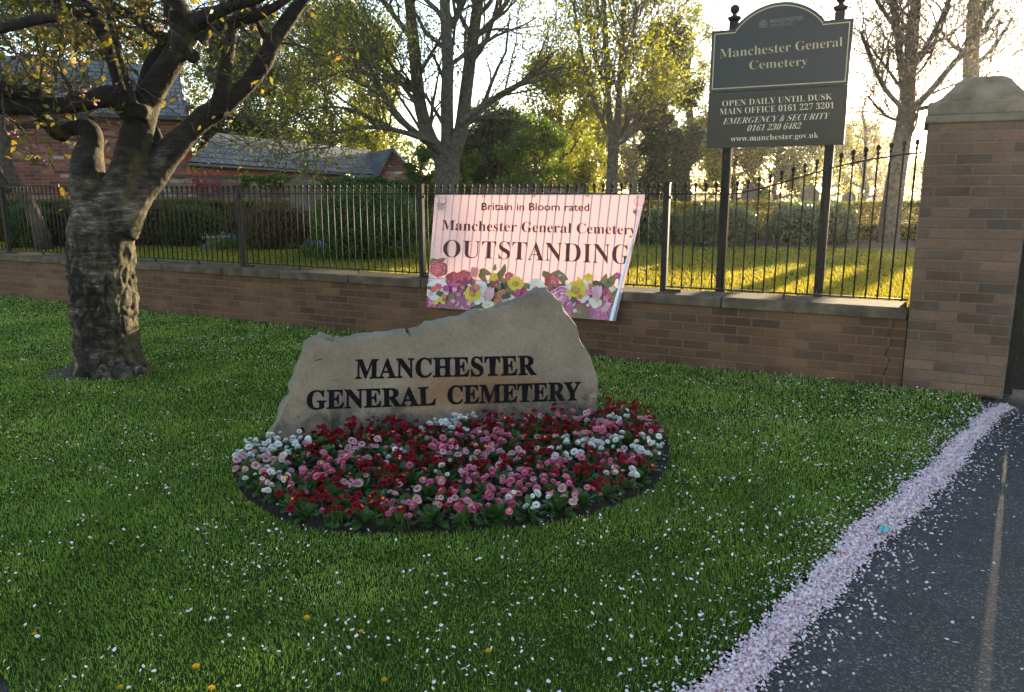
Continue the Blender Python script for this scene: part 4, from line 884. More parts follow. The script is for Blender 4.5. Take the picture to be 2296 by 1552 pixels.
for a_, b_ in zip(ro_, ro_[1:] + ro_[:1]):
    n_ = 12
    for q_ in range(n_):
        p_ = a_ + (b_ - a_) * q_ / n_
        if prev_ is None or np.linalg.norm(p_ - prev_) > 0.142:
            d = (np.array([*p_, 0]) - SO) @ SNh; e_ = (np.array([*p_, 0]) - SO) @ SE
            if (d < (-0.07 if e_ > 0.12 else -0.16) or e_ > 2.12): ringp.append((p_[0] + random.uniform(-.015, .015), p_[1] + random.uniform(-.015, .015)))
            prev_ = p_
rows_.append(ringp); yy = 3.33; ri = 0
while yy < 5.2:
    row = []; xx = -1.7 + (0.075 if ri % 2 else 0)
    while xx < 1.2:
        X = xx + random.uniform(-.03, .03); Y = yy + random.uniform(-.025, .025); q3 = np.array([X, Y, 0]) - SO; d = q3 @ SNh
        if inpoly(np.array([X]), np.array([Y]), inner)[0] and (d < (-0.07 if q3 @ SE > 0.12 else -0.20) or q3 @ SE > 2.12) and min(hypot(X - a, Y - b_) for a, b_ in ringp) > .09: row.append((X, Y))
        xx += 0.152
    if row: rows_.append(row)
    yy += 0.135; ri += 1
CN = {'crimson': 'crimson', 'pink': 'rose pink', 'pale': 'pale pink', 'white': 'white'}
ORD = 'first second third fourth fifth sixth seventh eighth ninth tenth eleventh twelfth thirteenth fourteenth fifteenth sixteenth seventeenth eighteenth nineteenth twentieth twenty-first twenty-second twenty-third twenty-fourth twenty-fifth twenty-sixth twenty-seventh twenty-eighth twenty-ninth thirtieth thirty-first thirty-second thirty-third thirty-fourth thirty-fifth'.split()
for ri, row in enumerate(rows_):
    last = ri == len(rows_) - 1
    for k, (X, Y) in enumerate(row):
        ds = sorted(((hypot(X - a.x, (Y - a.y) * 0.75), c) for a, c in AG)); col = ds[0][1] if random.random() < .8 else random.choice(['crimson', 'crimson', 'crimson', 'pink', 'pale', 'white'])
        nh = random.choice([6, 7, 8, 9, 10, 11, 13])
        rname = 'outer ring along the lawn edge' if ri == 0 else 'inner row nearest the viewer' if ri == 1 else 'row at the stone foot' if last else ORD[ri - 1] + ' inner row back from viewer'
        lab = f'{CN[col]} daisy plant, {ORD[k]} from the cherry tree end, {rname}'
        p = thing('daisy_plant', lab, 'daisy plant', (X, Y, 0.015), random.uniform(0, 6.28), 'double daisies planted in the bed')
        sc_ = random.uniform(0.85, 1.15)
        f = bpy.data.objects.new('foliage', random.choice(ROS)); COL.objects.link(f); f.parent = p; f.scale = (sc_, sc_, sc_ * random.uniform(.8, 1.05))
        for _ in range(nh):
            c2 = col if random.random() < .9 else random.choice(['crimson', 'pink', 'pale'])
            o = bpy.data.objects.new('flower', random.choice(HEADS[c2])); COL.objects.link(o); o.parent = p
            a = random.uniform(0, 6.28); rr = 0.095 * math.sqrt(random.random()); hz = random.uniform(0.06, 0.105)
            o.location = (rr * math.cos(a), rr * math.sin(a), hz); q = random.choice([random.uniform(0.42, 0.7), random.uniform(0.65, 0.98)]); o.scale = (q, q, q)
            o.rotation_euler = (random.gauss(.12, .38), random.gauss(0, .38), random.uniform(0, 6.28))

# ------------------------------------------------------------------ cherry tree
ch = thing('cherry_tree', 'old gnarled cherry tree with silvery bark leaning over the front lawn', 'tree', (-3.33, 6.2, 0))
D0 = 6.22
def C(px, py, r, dy=0.0): return (P(px, py, D0 + dy), r)
limbs = [
 [C(246, 856, .345), C(245, 835, .305), C(242, 805, .268), C(238, 770, .252), C(234, 700, .252), C(230, 630, .258), C(226, 560, .258), C(224, 515, .25), C(221, 488, .22), C(218, 462, .17), C(214, 435, .11)],
 [C(222, 520, .21), C(206, 470, .155), C(198, 420, .132), C(196, 370, .122), C(200, 335, .104, .05), C(207, 308, .082, .05), C(198, 290, .072, .06), C(176, 284, .064, .08), C(154, 292, .062, .08), C(138, 300, .062, .05), C(120, 292, .055, 0), C(100, 268, .05, -.1), C(70, 235, .05, -.2)],
 [C(240, 530, .21), C(260, 450, .150), C(280, 390, .130), C(299, 330, .118), C(316, 270, .114), C(330, 225, .108), C(352, 185, .102, -.05), C(385, 135, .096, -.1), C(408, 95, .09, -.1), C(418, 60, .082, -.1), C(402, 25, .075, -.15), C(380, -20, .07, -.2), C(360, -90, .055, -.3), C(352, -190, .04, -.4), C(370, -300, .022, -.45)],
 [C(318, 265, .10, -.02), C(292, 248, .088, -.1), C(268, 222, .08, -.16), C(240, 216, .078, -.2), C(200, 226, .07, -.25), C(150, 236, .066, -.3), C(90, 238, .066, -.35), C(30, 236, .064, -.4), C(-40, 232, .06, -.45), C(-140, 225, .05, -.6), C(-260, 190, .035, -.7), C(-380, 140, .018, -.8)],
 [C(265, 515, .16), C(300, 455, .122, .05), C(335, 405, .118, .1), C(362, 362, .118, .12), C(385, 335, .108, .12), C(420, 298, .086, .1), C(455, 265, .080, .1), C(495, 243, .076, .1), C(520, 222, .070, .1), C(560, 182, .064, .1), C(590, 140, .068, .1), C(612, 98, .062, .1), C(642, 50, .055, .1), C(690, -15, .048, .1), C(735, -80, .04, .1), C(775, -160, .028, .1), C(800, -250, .016, .1)],
 [C(488, 250, .08, .08), C(500, 205, .062, .02), C(507, 150, .054, -.02), C(517, 90, .048, -.05), C(525, 50, .045, -.08), C(560, 40, .042, -.1), C(605, 22, .036, -.15), C(640, 0, .032, -.2), C(690, -40, .026, -.2), C(745, -110, .015, -.2)],
 [C(420, 62, .07, -.1), C(455, 42, .06, -.15), C(490, 25, .05, -.2), C(530, 10, .045, -.2), C(580, -6, .04, -.25), C(640, -40, .03, -.3), C(700, -120, .018, -.35)],
 [C(328, 222, .09, .05), C(335, 180, .075, .1), C(345, 140, .065, .12), C(372, 105, .06, .1), C(400, 70, .055, .05), C(385, 30, .06, .05), C(392, -30, .05, .1), C(410, -110, .036, .15), C(420, -220, .02, .2)],
 [C(385, 95, .05, .1), C(345, 72, .045, .12), C(305, 42, .04, .15), C(262, 18, .035, .15), C(200, -30, .03, .2)],
 [C(300, 232, .032, -.2), C(285, 180, .026, -.22), C(265, 110, .024, -.25), C(248, 50, .022, -.28), C(240, -20, .02, -.3)],
 [C(275, 215, .05, .1), C(258, 160, .045, .15), C(243, 100, .042, .2), C(230, 60, .038, .2), C(205, 20, .03, .2), C(170, -20, .025, .25)],
 [C(238, 92, .035, .2), C(205, 55, .034, .18), C(165, 25, .03, .15), C(120, 0, .026, .1), C(60, -20, .02, .1)],
 [C(612, 98, .032, .1), C(590, 75, .026, .08), C(577, 48, .022, .05), C(570, 10, .018, 0)],
 [C(452, 95, .04, -.1), C(470, 70, .035, -.05), C(500, 60, .03, 0), C(520, 48, .025, 0)],
 [C(360, 340, .05, .25), C(352, 305, .04, .3), C(348, 288, .034, .32)],
 [C(130, 40, .032, -.9), C(80, 45, .034, -.95), C(20, 60, .034, -1.0), C(-40, 65, .03, -1.0), C(-140, 40, .018, -1.1)],
 [C(95, 215, .05, -.4), C(60, 210, .052, -.42), C(20, 200, .05, -.45), C(-40, 195, .05, -.5)],
 [C(262, 835, .17, -.05), C(292, 836, .10, -.12), C(330, 838, .045, -.16)], [C(240, 838, .16, -.15), C(232, 846, .09, -.28), C(226, 852, .04, -.36)], [C(265, 838, .15, -.12), C(276, 848, .08, -.26), C(284, 853, .04, -.33)], [C(225, 845, .17, -.1), C(200, 838, .10, -.14), C(178, 834, .05, -.16)], [C(280, 800, .09, -.02), C(288, 770, .06, 0), C(285, 700, .045, 0), C(280, 640, .04, 0)],
 [C(318, 248, .07, -.1), C(314, 250, .055, -.17)], [C(430, 128, .06, -.1), C(438, 124, .05, -.16)],
]
mb = MB(); SK = []
for li, l in enumerate(limbs):
    pts = [p for p, r in l]; rad = [r for p, r in l]
    # resample smoothly
    q, rr = [], []
    for i in range(len(pts) - 1):
        p0, p1, p2, p3 = pts[max(i - 1, 0)], pts[i], pts[i + 1], pts[min(i + 2, len(pts) - 1)]
        for j in range(5):
            t = j / 5; q.append(0.5 * (2 * p1 + (p2 - p0) * t + (2 * p0 - 5 * p1 + 4 * p2 - p3) * t * t + (3 * p1 - p0 - 3 * p2 + p3) * t ** 3)); rr.append(rad[i] * (1 - t) + rad[i + 1] * t)
    q.append(pts[-1]); rr.append(rad[-1]); mb.tube(q, rr, 14)
    acc = li * 3.7
    for i, p in enumerate(q):
        if i: acc += (q[i] - q[i - 1]).length
        SK.append((*p, acc, rr[i]))
tmp = mb.build('trunk_source', None); md = tmp.modifiers.new('remesh', 'REMESH'); md.mode = 'VOXEL'; md.voxel_size = 0.0135
md2 = tmp.modifiers.new('smooth', 'SMOOTH'); md2.iterations = 3
dg = bpy.context.evaluated_depsgraph_get(); dg.update()
me = bpy.data.meshes.new_from_object(tmp.evaluated_get(dg)); bpy.data.objects.remove(tmp); me.name = 'trunk'
nv = len(me.vertices); co_ = np.empty(nv * 3, np.float32); me.vertices.foreach_get('co', co_); co_ = co_.reshape(-1, 3).astype(float)
nr_ = np.empty(nv * 3, np.float32); me.vertices.foreach_get('normal', nr_); nr_ = nr_.reshape(-1, 3).astype(float)
SKA = np.array(SK); along = np.empty(nv); srad = np.empty(nv)
for a in range(0, nv, 4000):
    dd_ = np.linalg.norm(co_[a:a + 4000, None, :] - SKA[None, :, :3], axis=2) - SKA[None, :, 4]; k = dd_.argmin(1)
    j = np.clip(k, 1, len(SKA) - 2); tg = SKA[j + 1, :3] - SKA[j - 1, :3]; tg /= np.linalg.norm(tg, axis=1)[:, None] + 1e-9; vert_ = np.abs(tg[:, 2]) > .42
    along[a:a + 4000] = np.where(vert_, co_[a:a + 4000, 2], SKA[k, 3] + ((co_[a:a + 4000] - SKA[k, :3]) * tg).sum(1)); srad[a:a + 4000] = SKA[k, 4]
disp = np.empty(nv); crack = np.zeros(nv); plate = np.empty(nv)
for i in range(nv):
    x, y, z = co_[i]; fine = noise.fractal((x * 22, y * 22, z * 22), 0.8, 2.1, 4); low = min(1, max(0, (1.25 - z) / 0.5)) * min(1, srad[i] / 0.15)
    ww = noise.noise((x * 5, y * 5, z * 5)) * 0.35
    w2 = noise.noise((x * 16, y * 16, z * 12)) * 0.28; dists, _ = noise.voronoi((x * 11 + ww + w2, y * 11 + ww - w2, z * 4.6 + ww + w2)); e_ = dists[1] - dists[0]; c = max(0, 1 - e_ / 0.24); c2 = c * low * max(0, min(1, 0.75 + noise.noise((x * 3, y * 3, z * 2.2)) * 1.8))
    ring = noise.noise((x * 3, y * 3, along[i] * 38)) * 0.5 + noise.noise((x * 9, y * 9, along[i] * 80)) * 0.5
    lump = noise.noise((x * 4.5, y * 4.5, z * 3.5))
    disp[i] = fine * 0.0035 * (1 + 1.5 * low) + ring * 0.003 * (1 - .6 * low) - c2 * 0.026 + lump * 0.016 * min(1, srad[i] / 0.1) + low * 0.010 * noise.noise((x * 13, y * 13, z * 5)); crack[i] = min(1, c2 * 1.25); plate[i] = 0.5 + 0.5 * ring
co_ += nr_ * disp[:, None] ; co_ -= np.array(ch.location)
me.vertices.foreach_set('co', co_.astype(np.float32).ravel())
for nm, arr in (('along', along), ('crack', crack), ('ring', plate)):
    at = me.attributes.new(nm, 'FLOAT', 'POINT'); at.data.foreach_set('value', arr.astype(np.float32))
m, nt, b = nmat('cherry_bark'); co = objco(nt)
def attr(nt, n_): a = nt.nodes.new('ShaderNodeAttribute'); a.attribute_name = n_; return a.outputs['Fac']
al = attr(nt, 'along'); cb = nt.nodes.new('ShaderNodeCombineXYZ'); sp = nt.nodes.new('ShaderNodeSeparateXYZ'); nt.links.new(co, sp.inputs[0])
nt.links.new(mathn(nt, 'MULTIPLY', sp.outputs[0], 7.5), cb.inputs[0]); nt.links.new(mathn(nt, 'MULTIPLY', sp.outputs[1], 7.5), cb.inputs[1]); nt.links.new(mathn(nt, 'MULTIPLY', al, 26.0), cb.inputs[2])
nb = noisen(nt, 1.0, 9, 0.72, cb.outputs[0], 0.3); n1 = noisen(nt, 4.0, 6, 0.65, co); n2 = noisen(nt, 45, 6, 0.7, co)
rA = ramp(nt, [(0.35, (0.014, 0.010, 0.008)), (0.48, (0.052, 0.040, 0.032)), (0.57, (0.12, 0.100, 0.085)), (0.67, (0.27, 0.235, 0.205))]); nt.links.new(nb.outputs['Fac'], rA.inputs[0])
rB = ramp(nt, [(0.36, (0.16, 0.14, 0.13)), (0.5, (0.65, 0.61, 0.58)), (0.62, (1.35, 1.3, 1.26))]); nt.links.new(n1.outputs['Fac'], rB.inputs[0])
c = mixc(nt, 0.9, rA.outputs[0], rB.outputs[0], 'MULTIPLY')
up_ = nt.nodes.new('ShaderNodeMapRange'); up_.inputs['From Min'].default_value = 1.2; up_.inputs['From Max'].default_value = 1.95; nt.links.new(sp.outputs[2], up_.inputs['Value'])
c = mixc(nt, mathn(nt, 'MULTIPLY', up_.outputs[0], 0.85), c, (0.014, 0.010, 0.008))  # upper limbs coloured near black, standing in for their backlit shade
c = mixc(nt, mathn(nt, 'MULTIPLY', attr(nt, 'crack'), 0.85), c, (0.014, 0.010, 0.008))
mp_ = nt.nodes.new('ShaderNodeMapping'); mp_.inputs['Scale'].default_value = (13, 13, 5.0); nd_ = noisen(nt, 9, 4, 0.6, co); va_ = nt.nodes.new('ShaderNodeVectorMath'); va_.operation = 'MULTIPLY_ADD'
nt.links.new(nd_.outputs['Color'], va_.inputs[0]); va_.inputs[1].default_value = (.10, .10, .16); nt.links.new(co, va_.inputs[2]); nt.links.new(va_.outputs[0], mp_.inputs['Vector'])
vf_ = nt.nodes.new('ShaderNodeTexVoronoi'); vf_.feature = 'DISTANCE_TO_EDGE'; vf_.inputs['Scale'].default_value = 1.0; nt.links.new(mp_.outputs[0], vf_.inputs['Vector'])
fr_ = ramp(nt, [(0.0, (1, 1, 1)), (0.06, (.85, .85, .85)), (0.17, (0, 0, 0))]); nt.links.new(vf_.outputs['Distance'], fr_.inputs[0])
lw_ = nt.nodes.new('ShaderNodeMapRange'); lw_.inputs['From Min'].default_value = 1.55; lw_.inputs['From Max'].default_value = 1.0; nt.links.new(sp.outputs[2], lw_.inputs['Value'])
pt_ = ramp(nt, [(0.42, (0, 0, 0)), (0.55, (1, 1, 1))]); nt.links.new(n1.outputs['Fac'], pt_.inputs[0])
c = mixc(nt, mathn(nt, 'MULTIPLY', mathn(nt, 'MULTIPLY', fr_.outputs[0], lw_.outputs[0]), mathn(nt, 'SUBTRACT', 1.0, mathn(nt, 'MULTIPLY', pt_.outputs[0], .6))), c, (0.010, 0.007, 0.005))
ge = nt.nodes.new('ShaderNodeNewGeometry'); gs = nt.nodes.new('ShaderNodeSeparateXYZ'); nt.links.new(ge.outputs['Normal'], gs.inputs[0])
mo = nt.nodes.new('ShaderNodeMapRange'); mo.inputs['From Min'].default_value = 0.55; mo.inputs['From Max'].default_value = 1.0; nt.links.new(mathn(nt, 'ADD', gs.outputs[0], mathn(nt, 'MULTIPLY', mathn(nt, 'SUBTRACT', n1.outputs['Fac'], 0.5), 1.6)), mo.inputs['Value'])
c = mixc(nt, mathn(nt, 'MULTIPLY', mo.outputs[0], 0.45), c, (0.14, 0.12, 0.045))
c = mixc(nt, 0.6, c, mixc(nt, n2.outputs['Fac'], (0.3, 0.3, 0.3), (1.7, 1.7, 1.7)), 'MULTIPLY')
nt.links.new(c, b.inputs['Base Color']); b.inputs['Roughness'].default_value = 0.85; b.inputs['Specular IOR Level'].default_value = 0.25
bumpn(nt, mathn(nt, 'ADD', nb.outputs['Fac'], n2.outputs['Fac']), 1.0, 0.012, b)
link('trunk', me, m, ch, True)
# sawn limb ends
M['cut'] = plain('sawn_wood', (0.06, 0.045, 0.032), (0.13, 0.10, 0.07), 30, 0.9, 0, 0.4)

# ------------------------------------------------------------------ growing trees
class Tree:
    def __init__(s, seed): s.mb = MB(); s.leaf = []; s.r = random.Random(seed)
    def rv(s): return Vector((s.r.gauss(0, 1), s.r.gauss(0, 1), s.r.gauss(0, 1)))
    def limb(s, pts, rad, prm, lvl=0, sides=8):
        s.mb.tube(pts, rad, sides, cap=False); s.kids(pts, rad, prm, lvl)
    def kids(s, pts, rad, prm, lvl):
        n = prm['n'][lvl]; L = sum((pts[i + 1] - pts[i]).length for i in range(len(pts) - 1))
        for k in range(n):
            t = s.r.uniform(prm.get('t0', 0.25), 1.0); f = t * (len(pts) - 1); i = min(int(f), len(pts) - 2); p = pts[i].lerp(pts[i + 1], f - i); tan = (pts[i + 1] - pts[i]).normalized()
            d = s.rv(); d = (d - tan * d.dot(tan)).normalized(); d = (tan * prm['fwd'] + d * prm['side'] + Vector((0, 0, prm['up']))).normalized()
            Lc = prm['len'][lvl] * s.r.uniform(0.6, 1.25) * (1.1 - 0.5 * t); r0 = max(prm['rmin'], (rad[i] if hasattr(rad, '__len__') else rad) * s.r.uniform(0.32, 0.55))
            s.branch(p, d, Lc, r0, prm, lvl + 1)
    def branch(s, p, d, L, r0, prm, lvl):
        n = max(3, min(7, int(L / prm['seg']) + 2)); pts = [p.copy()]; rad = [r0]
        for i in range(n):
            d = (d + s.rv() * prm['wig'] + Vector((0, 0, prm['bend']))).normalized(); pts.append(pts[-1] + d * (L / n)); rad.append(max(prm['rmin'] * .6, r0 * (1 - 0.75 * (i + 1) / n)))
        s.mb.tube(pts, rad, 6 if lvl == 1 else 4 if lvl == 2 else 3, cap=False)
        if lvl < len(prm['n']): s.kids(pts, rad, prm, lvl)
        if lvl >= prm['leaf_from']:
            for _ in range(prm['leaves']):
                q = pts[s.r.randint(1, len(pts) - 1)] + s.rv() * prm['spread']; s.leaf.append((*q, ))
    def build(s, root, bark, leafm, size, elong=1.5, crown='crown', tb=None):
        inv = Vector(root.location)
        mb2 = s.mb; mb2.v = [(v[0] - inv.x, v[1] - inv.y, v[2] - inv.z) for v in mb2.v]; mb2.build('trunk', bark, root, True)
        if s.leaf: link(crown, leafmesh(crown, np.array(s.leaf) - np.array(inv), size, elong, 0.2, tb), leafm, root)
GOLD = [(0.0, (0.055, 0.075, 0.014)), (0.4, (0.105, 0.13, 0.02)), (0.75, (0.17, 0.18, 0.028)), (1.0, (0.25, 0.22, 0.04))]
M['goldleaf'] = leafmat('young_gold_leaf', GOLD, 0.55, (1.8, 1.7, 0.5))
M['olive'] = leafmat('olive_leaf', [(0.0, (0.03, 0.045, 0.014)), (0.5, (0.06, 0.08, 0.02)), (1.0, (0.11, 0.12, 0.03))], 0.5, (1.9, 1.6, 0.5))
M['bronze'] = leafmat('bronze_bud', [(0.0, (0.05, 0.035, 0.02)), (0.5, (0.11, 0.085, 0.03)), (1.0, (0.17, 0.135, 0.04))], 0.5, (1.9, 1.4, 0.6))
M['dark'] = leafmat('evergreen_leaf', [(0.0, (0.010, 0.020, 0.010)), (0.5, (0.020, 0.036, 0.014)), (1.0, (0.045, 0.06, 0.02))], 0.25, (1.7, 1.6, 0.5))
M['fresh'] = leafmat('fresh_green_leaf', [(0.0, (0.025, 0.055, 0.010)), (0.5, (0.05, 0.10, 0.016)), (1.0, (0.10, 0.14, 0.025))], 0.5, (1.9, 1.7, 0.5))
M['cherryleaf'] = leafmat('cherry_leaf', [(0.0, (0.06, 0.065, 0.016)), (0.5, (0.12, 0.12, 0.024)), (0.85, (0.19, 0.165, 0.035)), (1.0, (0.17, 0.10, 0.04))], 0.5, (1.8, 1.5, 0.5))
M['blossom'] = leafmat('pink_blossom', [(0, (0.55, 0.20, 0.27)), (1, (0.75, 0.45, 0.52))], 0.4, (1.1, 0.9, 0.95))
# twigs, leaves and blossom of the cherry
T = Tree(21); prm = dict(n=[0, 3, 2], len=[.6, .35, .2], fwd=.7, side=.8, up=.15, rmin=.0028, seg=.12, wig=.22, bend=.03, leaf_from=2, leaves=2, spread=.03, t0=.2)
blos = []
for li, k, L in [(3, 12, .75), (1, 4, .5), (2, 5, .6), (8, 9, .6), (10, 9, .7), (11, 10, .7), (9, 7, .6), (7, 5, .5), (15, 8, .7), (16, 6, .6), (4, 5, .45), (5, 4, .45), (6, 5, .5), (12, 3, .35)]:
    l = [p for p, r in limbs[li]]; r_ = T.r
    for _ in range(int(k * 1.7)):
        i = r_.randint(1, len(l) - 2) if len(l) > 2 else 0
        if li in (1, 2, 4) : i = max(i, int(len(l) * .6)); i = min(i, len(l) - 2)
        p = l[i].lerp(l[i + 1], r_.random()); d = Vector((r_.gauss(0, .8), r_.gauss(0, .6), r_.gauss(.25, .7))).normalized()
        T.branch(p, d, L * r_.uniform(.5, 1.3), .007 * r_.uniform(.7, 1.6), prm, 1)
lf = np.array(T.leaf); k = rng.uniform(size=len(lf)) < np.where(lf[:, 0] < -2.6, 0.9, 0.25); T.leaf = [tuple(v) for v in lf[k]]
blos = lf[rng.uniform(size=len(lf)) < 0.035]; blos = np.repeat(blos, 6, 0) + rng.normal(0, 0.022, (len(blos) * 6, 3))
base_ = Vector(ch.location); T.mb.v = [(v[0] - base_.x, v[1] - base_.y, v[2] - base_.z) for v in T.mb.v]; T.mb.build('twigs', M['bark'], ch, True)
link('leaves', leafmesh('leaves', np.array(T.leaf) - np.array(base_), 0.066, 1.9, -0.3), M['cherryleaf'], ch)
link('blossom', leafmesh('blossom', blos - np.array(base_), 0.022, 1.2), M['blossom'], ch)

# leaning young tree
yt = thing('leaning_tree', 'slim leaning bare trunk in the garden behind the railings beside the hedge', 'tree', tuple(P(100, 556, 13.0)))
Yd = 13.0; T = Tree(4); A_ = [P(102, 566, Yd), P(92, 520, Yd), P(72, 470, Yd), P(45, 425, Yd), P(25, 395, Yd), P(14, 360, Yd), P(12, 300, Yd), P(-5, 220, Yd), P(-10, 100, Yd)]
T.mb.tube(A_, [.15, .12, .105, .10, .095, .09, .085, .08, .06], 9); T.mb.tube([P(35, 410, Yd), P(18, 425, Yd), P(0, 400, Yd), P(-30, 340, Yd)], [.085, .08, .07, .06], 8)
prm = dict(n=[9, 6, 5], len=[2.6, 1.1, .6], fwd=.35, side=1.0, up=.1, rmin=.006, seg=.3, wig=.22, bend=.02, leaf_from=2, leaves=4, spread=.11, t0=.2)
T.kids([A_[5], A_[6], A_[7], A_[8]], [.10, .09, .08, .06], prm, 0); T.build(yt, M['bark'], M['olive'], 0.06)

# the three trees that stand clear behind the railings
def bigtree(name, lab, Y, base, limbs_px, prm, bark, leafm, size, seed, grp='trees standing beyond the railings', cat='tree', elong=1.5):
    root = thing(name, lab, cat, tuple(P(*base, Y)), 0, grp); T = Tree(seed)
    for l in limbs_px:
        pts = [P(a, b_, Y + (dy or 0)) for a, b_, r, dy in l]; rad = [r for _, _, r, _ in l]; q, rr = [], []
        for i in range(len(pts) - 1):
            for j in range(3):
                t = j / 3; p0, p1, p2, p3 = pts[max(i - 1, 0)], pts[i], pts[i + 1], pts[min(i + 2, len(pts) - 1)]
                q.append(0.5 * (2 * p1 + (p2 - p0) * t + (2 * p0 - 5 * p1 + 4 * p2 - p3) * t * t + (3 * p1 - p0 - 3 * p2 + p3) * t ** 3)); rr.append(rad[i] * (1 - t) + rad[i + 1] * t)
        q.append(pts[-1]); rr.append(rad[-1]); main = rad[0] > .2 and len(l) > 3 and l[0][1] > 400
        T.mb.tube(q, rr, 10, cap=False)
        if not (l[0][3] == 0.001): T.kids(q, rr, prm, 0)
    T.build(root, bark, leafm, size, elong); return root
Z = 0.001
prm = dict(n=[9, 5, 4], len=[2.3, 1.2, .6], fwd=.75, side=.75, up=.25, rmin=.007, seg=.4, wig=.18, bend=.05, leaf_from=2, leaves=8, spread=.15, t0=.15)
bigtree('broad_tree', 'big grey maple trunk splitting into upright limbs directly behind the floral banner', 15.5, (1003, 520), [
    [(1003, 520, .26, Z), (1002, 450, .245, Z), (1002, 400, .24, Z), (1003, 350, .25, Z)],
    [(992, 360, .16, 0), (965, 310, .13, 0), (945, 250, .125, .1), (935, 180, .12, .2), (928, 100, .115, .3), (920, 20, .10, .4), (915, -90, .08, .5), (910, -220, .05, .6)],
    [(1004, 350, .15, 0), (1003, 290, .125, 0), (1002, 220, .12, -.2), (1004, 150, .11, -.3), (1000, 60, .10, -.4), (995, -40, .09, -.5), (990, -180, .05, -.5)],
    [(1015, 350, .16, 0), (1034, 290, .14, 0), (1042, 230, .13, .2), (1052, 150, .12, .3), (1063, 70, .11, .3), (1075, -20, .10, .3), (1090, -160, .05, .3)],
    [(1012, 60, .07, 0), (1030, 20, .06, 0), (1045, -60, .05, 0)], [(1035, 275, .07, -.4), (1085, 235, .06, -.6), (1140, 205, .05, -.8), (1200, 165, .035, -1), (1240, 120, .02, -1)],
    [(985, 340, .07, -.2), (935, 300, .065, -.8), (880, 250, .055, -1.2), (840, 170, .045, -1.5), (800, 110, .03, -1.8)], [(975, 320, .05, -.5), (900, 295, .045, -1.2), (820, 285, .035, -1.8), (740, 300, .02, -2.2), (690, 325, .012, -2.5)], [(860, 290, .03, -1.5), (800, 250, .025, -1.9), (730, 240, .02, -2.3), (670, 260, .012, -2.6)], [(840, 170, .03, -1.5), (770, 160, .025, -1.8), (700, 190, .015, -2)],
    [(940, 210, .06, .3), (880, 175, .05, .5), (800, 120, .04, .7), (720, 100, .025, 1)], [(925, 90, .06, .5), (880, 30, .05, .6), (830, -40, .04, .8)], [(1060, 90, .06, .3), (1110, 40, .05, .4), (1160, -30, .04, .5)]], prm, M['greybark'], M['goldleaf'], 0.058, 31)
prm = dict(n=[10, 5, 4], len=[1.9, 1.2, .65], fwd=.9, side=.6, up=.35, rmin=.008, seg=.4, wig=.15, bend=.06, leaf_from=2, leaves=7, spread=.2, t0=.1)
bigtree('slender_tree', 'slender upright tree with yellow green buds between banner and tall sign', 20.0, (1372, 470), [
    [(1370, 520, .17, Z), (1371, 450, .165, Z), (1373, 380, .15, Z), (1376, 320, .14, Z)],
    [(1374, 330, .10, 0), (1366, 260, .085, 0), (1362, 180, .08, 0), (1358, 80, .07, 0), (1352, -40, .05, 0), (1350, -160, .03, 0)], [(1378, 330, .10, 0), (1385, 260, .085, .3), (1392, 150, .075, .4), (1398, 40, .06, .4), (1402, -90, .04, .4)],
    [(1384, 310, .07, .4), (1410, 270, .055, .4), (1430, 210, .045, .4), (1450, 120, .035, .4), (1462, 40, .025, .4)], [(1372, 315, .06, -.4), (1345, 260, .05, -.5), (1320, 190, .045, -.6), (1300, 90, .035, -.7), (1285, 0, .025, -.8)],
    [(1362, 200, .05, .4), (1335, 130, .045, .5), (1318, 40, .035, .6), (1310, -40, .03, .6)], [(1392, 150, .05, -.4), (1415, 90, .04, -.5), (1432, 10, .03, -.6)], [(1385, 325, .05, -.4), (1420, 300, .035, -.5), (1455, 270, .025, -.6)]], prm, M['greybark'], M['goldleaf'], 0.085, 32)
prm = dict(n=[10, 5, 5], len=[1.9, 1.1, .6], fwd=.75, side=.75, up=.2, rmin=.006, seg=.35, wig=.18, bend=.04, leaf_from=2, leaves=2, spread=.10, t0=.1)
bigtree('bare_tree', 'nearly bare tree with dark branching limbs between tall sign and brick pillar', 14.8, (1992, 548), [
    [(1990, 552, .22, Z), (1995, 500, .185, Z), (2006, 420, .17, Z), (2018, 340, .16, Z), (2030, 270, .16, Z), (2035, 230, .15, Z)],
    [(2036, 250, .11, 0), (2040, 180, .10, 0), (2046, 100, .095, 0), (2052, 20, .08, 0), (2058, -80, .06, 0), (2062, -200, .03, 0)], [(2032, 240, .09, 0), (2022, 160, .07, .2), (2012, 80, .06, .3), (2000, -20, .05, .3)],
    [(2038, 255, .07, -.2), (2090, 200, .055, -.4), (2140, 140, .05, -.5), (2190, 90, .04, -.6), (2240, 20, .03, -.7)], [(2045, 150, .06, .2), (2085, 90, .05, .3), (2120, 20, .04, .4), (2140, -60, .03, .4)],
    [(2030, 250, .05, -.2), (1985, 200, .04, -.4), (1955, 140, .035, -.5), (1930, 70, .025, -.5)], [(2046, 110, .05, -.3), (2000, 50, .04, -.4), (1965, 0, .03, -.5), (1940, -60, .02, -.5)], [(2030, 270, .04, .3), (1990, 262, .03, .5), (1945, 215, .02, .6)],
    [(2040, 245, .05, -.2), (2085, 240, .04, -.4), (2130, 222, .03, -.5), (2180, 180, .02, -.6)], [(2024, 320, .03, -.1), (2050, 290, .02, -.2), (2060, 240, .015, -.3)]], prm, M['greybark'], M['bronze'], 0.05, 33)
prm = dict(n=[7, 4, 4], len=[2.2, 1.3, .7], fwd=.8, side=.7, up=.2, rmin=.009, seg=.5, wig=.18, bend=.04, leaf_from=3, leaves=2, spread=.1, t0=.1)
